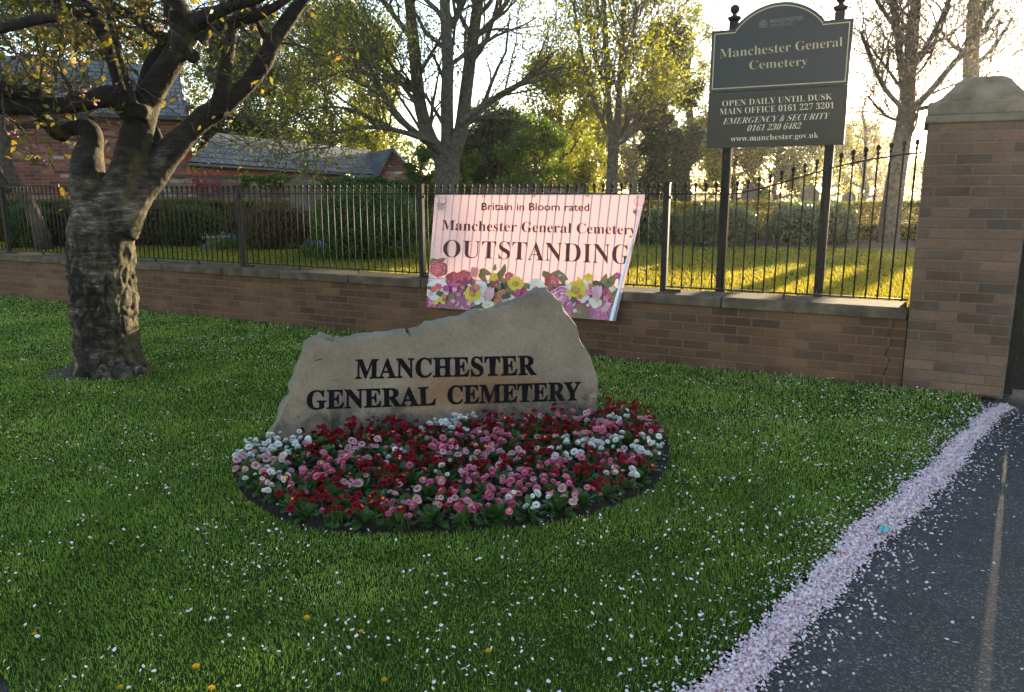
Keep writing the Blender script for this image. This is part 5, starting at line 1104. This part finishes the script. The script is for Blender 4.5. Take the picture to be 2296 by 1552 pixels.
bigtree('tall_tree', 'tall dark trunked tree rising behind the domed cap of the pillar', 21.0, (2180, 540), [
    [(2176, 545, .25, Z), (2178, 400, .22, Z), (2176, 250, .2, Z), (2178, 120, .19, Z)], [(2178, 140, .17, 0), (2182, 40, .15, 0), (2190, -80, .12, 0), (2195, -220, .06, 0)], [(2180, 70, .08, .2), (2215, 10, .07, .3), (2250, -70, .05, .4)], [(2176, 120, .07, -.2), (2140, 105, .05, -.3), (2110, 70, .04, -.4)], [(2180, 150, .06, 0), (2225, 110, .05, 0), (2270, 40, .03, 0)]], prm, M['greybark'], M['goldleaf'], 0.08, 34)

# generic trees farther off: trunk with limbs, crown of leaves gathered on the branch ends
def crowntree(name, lab, px, Y, top, half, seed, leafm, size, dens=1.0, bark='bark', low=0.25, grp='trees in the cemetery grounds', nl=9, lean=0.0, leaves=9):
    b0 = P(px, 432, Y); b0.z = GZ - 0.1; tp = P(px + lean, top, Y); H_ = tp.z - b0.z; Wd = half / F * Y
    root = thing(name, lab, 'tree', tuple(b0), 0, grp); T = Tree(seed); r0 = 0.018 * H_ + 0.05; n = 8
    pts = [b0 + (tp - b0) * (i / n) + Vector((T.r.gauss(0, .012) * H_, T.r.gauss(0, .012) * H_, 0)) * (i > 0) for i in range(n + 1)]; rad = [r0 * (1 - .9 * i / n) + 0.012 for i in range(n + 1)]
    T.mb.tube(pts, rad, 8, cap=False)
    prm = dict(n=[0, 5, 4], len=[Wd, Wd * .5, Wd * .28], fwd=.7, side=.8, up=.1, rmin=.012, seg=Wd * .2 + .1, wig=.2, bend=.05, leaf_from=2, leaves=int(leaves * 3.3 * dens), spread=Wd * .095, t0=.3)
    for k in range(int(nl * 1.0)):
        t = low + (0.97 - low) * (k + T.r.random()) / nl; f = t * n; i = min(int(f), n - 1); p = pts[i].lerp(pts[i + 1], f - i); a = k * 2.4 + T.r.uniform(-.5, .5)
        env = math.sin(math.pi * min(1, max(0.08, (t - low) / (1 - low) * .82 + .16))) ** 0.7
        d = Vector((math.cos(a), math.sin(a), .25 + .5 * t)).normalized(); T.branch(p, d, Wd * env * T.r.uniform(.75, 1.1), max(.03, rad[i] * .5), prm, 1)
    T.build(root, M[bark], M[leafm], size * .74); return root
crowntree('broadleaf_tree', 'yellow green leafy tree rising behind the long slate roofed outbuilding', 735, 36, 70, 150, 51, 'goldleaf', .19, 1.6, low=.22, nl=20)
crowntree('broadleaf_tree', 'golden tree just behind the broad maple on its house side', 850, 33, 110, 80, 151, 'goldleaf', .16, 1.2, low=.22, nl=14)
crowntree('dark_conifer', 'dark dense evergreen behind the roof beside the cherry limb', 545, 30, 20, 95, 52, 'dark', .17, 2.2, low=.14, nl=24)
crowntree('poplar_tree', 'thin pale poplar far behind the dark evergreen, nearest the cherry limb tip', 600, 60, 5, 26, 53, 'bronze', .17, .7, low=.2, nl=14, leaves=5)
crowntree('poplar_tree', 'pale poplar far off between evergreen and yellow green tree', 645, 62, 40, 30, 54, 'bronze', .17, .7, low=.2, nl=14, leaves=5)
crowntree('broadleaf_tree', 'hazy olive tree behind the ridge of the brick house', 330, 34, -40, 150, 55, 'olive', .19, 1.3, low=.25, nl=18)
crowntree('broadleaf_tree', 'grey olive tree behind the far end of the brick house', 90, 33, -10, 160, 56, 'olive', .2, 1.6, low=.2, nl=20)
crowntree('dark_conifer', 'low black green yew behind the banner tree near the old wall', 1120, 27, 292, 85, 57, 'dark', .13, 2.6, low=.08, nl=24)
crowntree('broadleaf_tree', 'green gold leafy tree filling the gap behind the slender budding tree', 1255, 29, 175, 125, 58, 'goldleaf', .14, 1.5, low=.12, nl=22)
crowntree('broadleaf_tree', 'fresh green small tree low behind the banner', 1200, 24, 300, 85, 158, 'fresh', .11, 1.2, low=.1, nl=16)
crowntree('ivy_clad_tree', 'tall dark tree wrapped in ivy beside the board of the tall sign', 1490, 25, 70, 68, 59, 'dark', .13, 2.8, low=.08, nl=30)
crowntree('broadleaf_tree', 'golden budding tree whose crown frames the ivy tree', 1545, 30, 40, 85, 60, 'goldleaf', .13, .8, low=.25, nl=16)
crowntree('broadleaf_tree', 'leafy gold tree seen under the boards of the tall sign', 1650, 31, 265, 95, 61, 'goldleaf', .13, 1.4, low=.15, nl=18)
crowntree('broadleaf_tree', 'dark trunked leafy tree between the posts of the tall sign', 1745, 30, 240, 100, 62, 'olive', .13, 1.5, low=.2, nl=18)
crowntree('broadleaf_tree', 'lower gold tree beside the far post of the tall sign', 1860, 34, 300, 80, 63, 'goldleaf', .13, 1.0, low=.2, nl=14)
crowntree('thorn_tree', 'thin reddish twiggy tree between the tall sign and the bare tree', 1940, 28, 215, 55, 64, 'bronze', .08, .5, low=.2, nl=16, leaves=4)
crowntree('broadleaf_tree', 'distant gold tree low beside the brick pillar', 2070, 62, 385, 60, 65, 'goldleaf', .2, .8, low=.1, nl=12)
crowntree('broadleaf_tree', 'distant hazy tree beyond the trunk of the bare tree', 1985, 66, 330, 70, 66, 'olive', .22, .6, low=.2, nl=14)
crowntree('broadleaf_tree', 'bright leafy sapling beside the base of the broad maple', 1040, 17.5, 335, 42, 67, 'fresh', .07, .8, low=.2, nl=10)
crowntree('broadleaf_tree', 'green sapling in front of the annex gable by the maple', 945, 19, 345, 45, 68, 'fresh', .08, 1.0, low=.1, nl=12)
crowntree('broadleaf_tree', 'distant gold crown low between slender tree and banner corner', 1318, 40, 265, 75, 201, 'goldleaf', .17, 1.4, low=.1, nl=18)
crowntree('broadleaf_tree', 'distant olive crown between the slender tree and the ivy tree', 1425, 44, 250, 70, 202, 'olive', .18, 1.3, low=.1, nl=18)
crowntree('broadleaf_tree', 'distant hazy gold crown beyond the reddish thorn tree', 1930, 50, 300, 75, 203, 'goldleaf', .2, .7, low=.1, nl=14)
crowntree('broadleaf_tree', 'distant hazy crown behind the maple fork', 1085, 48, 240, 60, 204, 'olive', .2, .9, low=.1, nl=14)
# far woodland
n = 26000; x = rng.uniform(-95, 75, n); y = rng.uniform(72, 92, n); hgt = 4.2 + 3.5 * vnoise(x, y * 0, .09, 4) + 2.0 * vnoise(x, y * 0, .3, 2); z = GZ + hgt * rng.uniform(0, 1, n) ** .6
k = (x / y < 0.42) ; x, y, z = x[k], y[k], z[k]
tag(link('far_woodland', leafmesh('far_woodland', np.stack([x, y, z], 1), .55, 1.4), M['olive']), 'hazy line of woodland along the horizon', kind='stuff')

# ------------------------------------------------------------------ hedges and bushes
def leafblob(root, fn, n, size, leafm, core, seed, tb=None, cname='leaf_cover'):
    """fn(u1,u2,u3)->points on/near the surface; core: MB"""
    core.build('twig_core', M['core'], root, True); link(cname, leafmesh(cname, fn(n), size, 1.6, 0.3, tb), leafm, root)
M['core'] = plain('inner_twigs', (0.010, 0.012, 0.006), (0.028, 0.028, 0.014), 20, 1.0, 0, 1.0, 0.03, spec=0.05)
M['hedgegold'] = leafmat('golden_privet', [(0.0, (0.035, 0.050, 0.010)), (0.5, (0.085, 0.095, 0.016)), (1.0, (0.20, 0.17, 0.025))], 0.5, (2.0, 1.6, 0.4))
M['hedgegreen'] = leafmat('privet', [(0.0, (0.020, 0.034, 0.010)), (0.5, (0.042, 0.060, 0.014)), (1.0, (0.10, 0.10, 0.02))], 0.45, (1.9, 1.6, 0.4))
M['bushdark'] = leafmat('dark_bush_leaf', [(0.0, (0.016, 0.045, 0.010)), (0.5, (0.032, 0.085, 0.016)), (1.0, (0.07, 0.14, 0.028))], 0.3, (1.6, 1.7, 0.5))
M['bushred'] = leafmat('russet_bush_leaf', [(0.0, (0.045, 0.026, 0.016)), (0.5, (0.085, 0.045, 0.026)), (1.0, (0.10, 0.085, 0.03))], 0.3, (1.7, 1.3, 0.5))
M['bushblue'] = leafmat('laurel_leaf', [(0.0, (0.022, 0.042, 0.018)), (0.5, (0.045, 0.078, 0.032)), (1.0, (0.09, 0.125, 0.05))], 0.3, (1.6, 1.6, 0.5), 0.3, 0.5)
M['hedgeolive'] = leafmat('olive_privet', [(0.0, (0.028, 0.045, 0.010)), (0.5, (0.06, 0.08, 0.015)), (1.0, (0.15, 0.14, 0.022))], 0.5, (2.0, 1.6, 0.4))
def hedge(name, lab, A_, B_, zt, dep, leafm, n, size=.045, grp=None):
    A_ = Vector((A_[0], A_[1], GZ)); B_ = Vector((B_[0], B_[1], GZ)); L = (B_ - A_).length; ang = math.atan2(B_.y - A_.y, B_.x - A_.x); root = thing(name, lab, 'hedge', A_, ang, grp); h = zt - GZ
    core = MB(); gold = leafm == 'hedgegold'
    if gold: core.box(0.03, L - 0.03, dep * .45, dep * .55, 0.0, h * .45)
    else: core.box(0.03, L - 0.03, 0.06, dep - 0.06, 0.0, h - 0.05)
    x = rng.uniform(0, L, n); q = rng.uniform(0, 1, n); f = h / (h * 2 + dep); fr = q < f; bk = q > 1 - f; y = np.where(fr, 0, np.where(bk, dep, rng.uniform(0, dep, n))); z = np.where(fr | bk, rng.uniform(0.02, h, n), h)
    y = y + rng.normal(0, .035, n) + np.where(fr, -1, 1) * 0.06 * (vnoise(x, z, 3.2, 3) - .5); z = z + rng.normal(0, .02, n) + .05 * (vnoise(x, y, 2.2, 1) - .5)
    leafblob(root, lambda n_: np.stack([x, y, z], 1), n, size, M[leafm], core, 0)
def bush(name, lab, px, pyb, half, top, Y, leafm, n, size=.05, grp=None, squash=1.0, cat='bush'):
    c = P(px, 432, Y); c.z = GZ; rx = half / F * Y; h = P(px, top, Y).z - GZ; root = thing(name, lab, cat, c, 0, grp)
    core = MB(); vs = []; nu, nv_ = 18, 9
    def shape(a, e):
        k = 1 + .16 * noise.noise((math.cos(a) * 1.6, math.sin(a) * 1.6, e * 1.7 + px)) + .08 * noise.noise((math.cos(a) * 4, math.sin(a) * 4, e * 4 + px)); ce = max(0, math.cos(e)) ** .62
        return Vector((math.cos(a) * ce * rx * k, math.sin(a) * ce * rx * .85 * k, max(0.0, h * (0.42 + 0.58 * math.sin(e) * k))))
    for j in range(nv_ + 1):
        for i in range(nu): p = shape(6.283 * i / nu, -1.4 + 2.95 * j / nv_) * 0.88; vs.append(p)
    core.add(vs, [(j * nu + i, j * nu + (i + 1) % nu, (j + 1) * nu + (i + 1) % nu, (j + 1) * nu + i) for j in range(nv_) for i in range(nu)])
    pts = []; r_ = random.Random(px)
    for _ in range(n):
        p = shape(r_.uniform(0, 6.283), math.asin(r_.uniform(-.72, 1))); pts.append(p * r_.gauss(.97, .05))
    leafblob(root, lambda n_: np.array([p[:] for p in pts]), n, size, M[leafm], core, 0)
hz = 1.235
ha, hb = P(1440, 432, 15.9), P(2150, 432, 15.2)
hedge('clipped_hedge', 'long clipped golden hedge with glowing top behind the sunlit garden lawn', ha, hb, hz, .7, 'hedgegold', 34000, .05)
hedge('clipped_hedge', 'clipped green hedge in front of the brick house and old wall', P(-40, 432, 15.0), P(500, 432, 16.2), 1.28, .7, 'hedgeolive', 30000, .045)
hedge('clipped_hedge', 'short hedge stretch between russet bush and round dark bush', P(500, 432, 16.2), P(735, 432, 16.8), 1.24, .7, 'hedgegold', 12000, .05)
bush('round_bush', 'big rounded dark green bush behind the railings beside the banner', 822, 585, 122, 424, 11.6, 'bushdark', 22000, .036)
bush('russet_bush', 'low russet brown bush behind the railings beside the round bush', 625, 560, 78, 462, 13.4, 'bushred', 8000, .04)
bush('clipped_bush', 'rounded grey green bush on bare stems near the stone block', 425, 535, 70, 462, 14.2, 'hedgegreen', 5000, .045)
bush('clipped_bush', 'brownish clipped bush behind the cherry trunk by the hedge', 330, 540, 60, 460, 14.3, 'bushred', 5000, .045)
bush('clipped_bush', 'dark holly bush beside the leaning trunk', 55, 550, 48, 462, 13.6, 'bushdark', 4500, .05)
bush('clipped_bush', 'brown leaved bush between the leaning trunk and the cherry', 150, 545, 45, 462, 14, 'bushred', 3500, .05)
bush('laurel_bush', 'rounded laurel bush behind the near post of the tall sign', 1610, 553, 80, 462, 14.0, 'bushblue', 8000, .06)
bush('laurel_bush', 'wide laurel bush behind the far post of the tall sign', 1822, 545, 92, 458, 14.6, 'bushblue', 9000, .06)
bush('laurel_bush', 'laurel bush partly hidden by the banner edge', 1478, 548, 52, 470, 14.6, 'bushblue', 4500, .06)
bush('small_shrub', 'small pale shrub by the railing between bush and banner', 700, 580, 28, 545, 11.9, 'fresh', 1500, .05)
# bluebells under the round bush
M['bluebell'] = leafmat('bluebell', [(0, (0.10, 0.09, 0.30)), (1, (0.22, 0.20, 0.5))], .3, (1, 1, 1.1))
for px, lab in ((735, 'bluebell clump at the foot of the round bush'), (890, 'bluebell clump between round bush and banner post'), (520, 'bluebell clump near the stone block')):
    c = G(px, 582 if px > 600 else 560, GZ); root = thing('bluebell_clump', lab, 'plant', (c.x, c.y, GZ), 0, 'bluebells in the garden grass')
    pts = rng.normal(0, 1, (500, 3)) * np.array([.22, .12, .07]) + np.array([0, 0, .12]); pts[:, 2] = np.abs(pts[:, 2]); link('foliage', leafmesh('foliage', pts, .10, 5, 1.5), M['fresh'], root)
    pts = rng.normal(0, 1, (70, 3)) * np.array([.2, .1, .03]) + np.array([0, 0, .24]); link('flowers', leafmesh('flowers', pts, .035, 1.3), M['bluebell'], root)

# ------------------------------------------------------------------ buildings and old wall
def roofquad(name, pts, m, parent, loc, th=0.06):
    p = [Vector(q) - Vector(loc) for q in pts]; e1 = (p[1] - p[0]); nrm = (p[1] - p[0]).cross(p[3] - p[0]).normalized()
    if nrm.z < 0: nrm = -nrm
    me = bpy.data.meshes.new(name); V = [q for q in p] + [q - nrm * th for q in p]; n = len(p)
    me.from_pydata(V, [], [tuple(range(n)), tuple(range(2 * n - 1, n - 1, -1))] + [(i, (i + 1) % n, (i + 1) % n + n, i + n) for i in range(n)]); me.update()
    a = me.attributes.new('uvw', 'FLOAT_VECTOR', 'POINT'); xd = e1.normalized(); yd = nrm.cross(xd)
    if yd.z < 0: yd = -yd
    a.data.foreach_set('vector', np.array([((q - p[0]).dot(xd), (q - p[0]).dot(yd), 0) for q in V], np.float32).ravel()); return link(name, me, m, parent)
def wallpoly(name, pts, m, parent, th=.25):
    """pts already local; first two give the wall's run"""
    p = [Vector(q) for q in pts]; xd = (p[1] - p[0]); xd.z = 0; xd.normalize(); nb_ = Vector((-xd.y, xd.x, 0)); me = bpy.data.meshes.new(name); n = len(p); V = p + [q + nb_ * th for q in p]
    me.from_pydata(V, [], [tuple(range(n)), tuple(range(2 * n - 1, n - 1, -1))] + [(i, i + n, (i + 1) % n + n, (i + 1) % n) for i in range(n)]); me.update(); return link(name, me, m, parent)
hl = P(-260, 432, 18.4); hr = P(421, 432, 21.2); hl.z = hr.z = 0.3
hs_ = thing('brick_house', 'large mottled red brick house with slate roof behind the cherry trunk', 'house', tuple(hl), math.atan2(hr.y - hl.y, hr.x - hl.x)); bpy.context.view_layer.update()
hi = hs_.matrix_world.inverted(); Lh = (hr - hl).length; ez = P(400, 258, 21.0).z - 0.3
mb = MB(); mb.box(0, Lh, 0, 4.2, 0, ez); mb.build('wall', M['redbrick'], hs_)
def hw(x, y, z): return hs_.matrix_world @ Vector((x, y, z))
rz_ = 1.55; loc0 = Vector((0, 0, 0))
roofquad('roof', [(-.2, -.22, ez - .07), (Lh + .12, -.22, ez - .07), (Lh + .12, 2.1, ez + rz_), (-.2, 2.1, ez + rz_)], M['slate'], hs_, loc0)
roofquad('roof', [(Lh + .12, 4.42, ez - .07), (-.2, 4.42, ez - .07), (-.2, 2.1, ez + rz_ - .004), (Lh + .12, 2.1, ez + rz_ - .004)], M['slate'], hs_, loc0)
wallpoly('gable_wall', [(Lh - .004, 0.01, ez), (Lh - .004, 4.19, ez), (Lh - .004, 2.1, ez + rz_ - .1)], M['plainbrick'], hs_, .2)
mb = MB(); mb.box(-.2, Lh + .13, -.33, -.225, ez - .13, ez - .03); mb.build('gutter', M['gutter'], hs_)
# taller rear part
r0 = hi @ P(437, 432, 25.5); mb = MB(); zt_ = P(437, 243, 25.5).z - 0.3; mb.box(r0.x - 5, r0.x, 4.21, 8.5, 0, zt_); mb.build('rear_wall', M['plainbrick'], hs_)
roofquad('rear_roof', [(r0.x - 5.2, 4.0, zt_ - .02), (r0.x + .15, 4.0, zt_ - .02), (r0.x - 1.1, 6.3, zt_ + 1.3), (r0.x - 5.2, 6.3, zt_ + 1.3)], M['slate'], hs_, loc0)
mb = MB(); mb.box(r0.x - 5.2, r0.x + .16, 3.9, 3.99, zt_ - .08, zt_ + .02); mb.build('gutter', M['gutter'], hs_)

ob = thing('outbuilding', 'long low red brick outbuilding with grey slate roof and gabled end', 'building', tuple(P(425, 440, 21)), 0); ol0 = Vector(ob.location)
eL, eR, rL, rR = P(422, 362, 21), P(772, 387, 27), P(486, 298, 23.2), P(832, 337, 30)
def rel(p): return p - ol0
roofquad('roof', [eL, eR, P(858, 391, 27.6), rR, rL], M['slate'], ob, ol0)
wl_, wr_ = P(426, 376, 21.15), P(772, 398, 27.1)
wallpoly('wall', [rel(Vector((wl_.x, wl_.y, 0.3))), rel(Vector((wr_.x, wr_.y, 0.3))), rel(P(772, 392, 27.1)), rel(P(426, 368, 21.15))], M['plainbrick'], ob, .3)
mb = MB(); mb.tube([rel(P(421, 370, 20.9)), rel(P(766, 392, 26.8))], .06, 8); mb.tube([rel(P(766, 394, 26.8)), rel(P(790, 401, 27)), rel(P(853, 401, 27.2))], .06, 8); mb.build('gutter', M['gutter'], ob)
gA, gB, gT = P(850, 396, 26.9), P(938, 408, 26.9), P(881, 336, 26.9)
wallpoly('gable_wall', [rel(Vector((gA.x, gA.y, .3))), rel(Vector((gB.x, gB.y, .3))), rel(gB), rel(gT), rel(gA)], M['redbrick'], ob, .3)
bk = Vector((-1.9, 4.2, 0))
roofquad('gable_roof', [gA + Vector((-.06, -.12, -.02)), gT + Vector((0, -.12, .05)), gT + bk + Vector((0, 0, .05)), gA + bk + Vector((-.06, 0, -.02))], M['blueslate'], ob, ol0)
roofquad('gable_roof', [gT + Vector((.004, -.12, .05)), gB + Vector((.12, -.12, -.04)), gB + bk + Vector((.12, 0, -.04)), gT + bk + Vector((.004, 0, .05))], M['slate'], ob, ol0)
for a_, b_ in ((gA, gT), (gB, gT)):
    mb = MB(); o_ = Vector((0, -.17, .04)); mb.tube([rel(a_ + o_), rel(b_ + o_)], .07, 4); mb.build('barge_board', M['gutter'], ob)
ow = thing('old_garden_wall', 'weathered old brick and stone wall below the outbuilding eaves', 'wall', tuple(P(330, 432, 18.6))); ow0 = Vector(ow.location)
pw = [(330, 396, 18.6), (560, 401, 19), (760, 407, 19.6), (960, 416, 20.5), (1150, 419, 21.5), (1320, 424, 23)]
mb = MB(); vs = []
for a_, b_, Yq in pw:
    p = P(a_, b_, Yq); 
    for dy in (0, .3): vs += [Vector((p.x, p.y + dy, .3)) - ow0, Vector((p.x, p.y + dy, p.z)) - ow0]
fs = []
for i in range(len(pw) - 1):
    q = i * 4; fs += [(q, q + 4, q + 5, q + 1), (q + 1, q + 5, q + 7, q + 3), (q + 2, q + 3, q + 7, q + 6)]
fs += [(0, 1, 3, 2), tuple(len(vs) - 4 + k for k in (0, 2, 3, 1))]; mb.add(vs, fs); mb.build('masonry', M['oldwall'], ow)
mb = MB()
for i in range(len(pw) - 1):
    p, q = P(*pw[i]) - ow0, P(*pw[i + 1]) - ow0; mb.add([p + Vector((0, -.05, .002)), q + Vector((0, -.05, .002)), q + Vector((0, .34, .002)), p + Vector((0, .34, .002)), p + Vector((0, -.05, .07)), q + Vector((0, -.05, .07)), q + Vector((0, .34, .07)), p + Vector((0, .34, .07))], [(3, 2, 1, 0), (4, 5, 6, 7), (0, 1, 5, 4), (2, 3, 7, 6), (0, 4, 7, 3), (1, 2, 6, 5)])
mb.build('coping', M['gravedark'], ow)
def ivy(lab, x0, x1, y0, y1, Y, n, leafm='fresh'):
    c = P((x0 + x1) / 2, y1, Y); root = thing('ivy_clump', lab, 'ivy', tuple(c), 0, 'ivy on the old wall'); pts = []
    xx = rng.uniform(x0, x1, n); 
    for x_ in xx:
        yt_ = y0 + (y1 - y0) * .5 * abs(noise.noise((x_ * .06, 1, 1))) * 1.6; y_ = random.uniform(yt_, y1); pts.append((P(x_, y_, Y + random.uniform(-.12, .3)) - c)[:])
    link('leaves', leafmesh('leaves', np.array(pts), .085, 1.2), M[leafm], root)
ivy('bright ivy clump on the old wall beside the urn monument', 542, 640, 390, 420, 18.6, 1300)
ivy('dark ivy mat along the old wall behind the round bush', 722, 880, 398, 422, 19, 1700, 'bushdark')
ivy('dark ivy trailing over the old wall below the annex gable', 860, 985, 404, 432, 19.6, 1300, 'bushdark')
M['redleaf'] = leafmat('red_creeper_leaf', [(0, (0.16, 0.02, 0.04)), (1, (0.3, 0.05, 0.08))], .3, (1.2, .8, .8))
c = P(460, 425, 18.2); root = thing('red_creeper', 'thin red leaved creeper on the old wall beside the cherry', 'creeper', tuple(c))
pts = [(P(random.gauss(455, 26), random.gauss(422, 16), 18.2) - c)[:] for _ in range(420)]; link('leaves', leafmesh('leaves', np.array(pts), .06, 1.3), M['redleaf'], root)
mb = MB()
for k in range(5): mb.tube([Vector((-.3 + .15 * k, .1, -.9)), Vector((-.25 + .13 * k, .05, -.3)), Vector((-.3 + .17 * k, .05, .15))], .01, 4)
mb.build('stems', M['bark'], root)

# ------------------------------------------------------------------ monuments
def stoneprism(prof, d):
    mb = MB(); n = len(prof); mb.add([(x, -d / 2, z) for x, z in prof] + [(x, d / 2, z) for x, z in prof], [tuple(range(n)), tuple(range(2 * n - 1, n - 1, -1))] + [(i, i + n, (i + 1) % n + n, (i + 1) % n) for i in range(n)]); return mb
c = P(682, 432, 16.2); c.z = GZ; mo_ = thing('urn_monument', 'grey stone pedestal monument topped by a draped urn', 'monument', tuple(c), -.3)
zb = P(682, 418, 16.2).z - GZ
mb = MB(); mb.box(-.2, .2, -.2, .2, 0, zb); bevel(mb.build('pedestal', M['grave'], mo_), .01)
bevel(stoneprism([(-.28, zb + .001), (.28, zb + .001), (.28, zb + .05), (0, zb + .19), (-.28, zb + .05)], .5).build('gabled_cap', M['grave'], mo_), .008)
mb = MB(); mb.lathe([(.09, 0), (.12, .03), (.07, .06), (.05, .08), (.09, .12), (.12, .20), (.115, .25), (.08, .29), (.085, .31), (.05, .35), (.03, .38), (.005, .40)], (0, 0, zb + .14), 14); mb.build('urn', M['grave'], mo_, True)
def headstone(lab, px, Y, top, half, style):
    c = P(px, 432, Y); c.z = GZ; h = P(px, top, Y).z - GZ; w_ = half / F * Y; root = thing('gravestone', lab, 'gravestone', tuple(c), random.uniform(-.3, .3), 'gravestones beyond the hedge')
    if style == 'round': prof = [(-w_, 0), (w_, 0), (w_, h - w_)] + [(w_ * math.cos(a), h - w_ + w_ * math.sin(a)) for a in np.linspace(.15, math.pi - .15, 12)] + [(-w_, h - w_)]
    elif style == 'gable': prof = [(-w_, 0), (w_, 0), (w_, h * .82), (0, h), (-w_, h * .82)]
    elif style == 'obelisk': prof = [(-w_ * 1.3, 0), (w_ * 1.3, 0), (w_ * 1.3, h * .45), (w_, h * .45), (w_ * .75, h * .93), (0, h), (-w_ * .75, h * .93), (-w_, h * .45), (-w_ * 1.3, h * .45)]
    else: prof = [(-w_, 0), (w_, 0), (w_, h), (-w_, h)]
    bevel(stoneprism(prof, .14 if style != 'obelisk' else w_ * 1.5).build('headstone', M['grave'], root), .012)
    mb = MB(); mb.box(-w_ * 1.5, w_ * 1.5, -.2, .2, -.05, .12); bevel(mb.build('plinth', M['grave'], root), .012)
headstone('slim dark obelisk above the banner between the two trees', 1420, 19, 398, 9, 'obelisk')
headstone('round topped gravestone half hidden behind laurel near the sign post', 1592, 17.2, 452, 17, 'round')
headstone('gabled tall gravestone between the posts of the tall sign', 1680, 22, 408, 16, 'gable')
headstone('grey gravestone with pointed top beyond the golden hedge, beside the sign post', 1817, 21, 412, 18, 'gable')
headstone('round gravestone standing behind the golden hedge near the bare trunk', 1905, 22, 430, 13, 'round')
headstone('low gravestone against the old wall near the cherry', 570, 17.2, 408, 16, 'gable')
headstone('rounded grave marker peeping above the banner edge', 1155, 20, 420, 14, 'round')
c = G(492, 556, GZ); t = thing('stone_block', 'low pale stone tomb block in the shaded grass', 'tomb', (c.x, c.y, GZ), .4)
mb = MB(); mb.box(-.2, .2, -.3, .3, -.02, .2); bevel(mb.build('block', M['grave'], t), .02)
mb = MB(); mb.box(-.3, .3, -.42, .42, -.02, .06); bevel(mb.build('slab', M['grave'], t), .02)

# ------------------------------------------------------------------ evening haze in the air
mb = MB(); mb.box(-120, 110, -30, 105, -1.1, 26)
m = bpy.data.materials.new('evening_air'); m.use_nodes = True; nt = m.node_tree; nt.nodes.clear()
ou = nt.nodes.new('ShaderNodeOutputMaterial'); pv_ = nt.nodes.new('ShaderNodeVolumePrincipled'); pv_.inputs['Color'].default_value = (1, .99, .97, 1); pv_.inputs['Density'].default_value = 0.0005; pv_.inputs['Anisotropy'].default_value = 0.78
nt.links.new(pv_.outputs[0], ou.inputs['Volume']); tag(mb.build('haze', m), 'thin golden evening haze', kind='stuff')
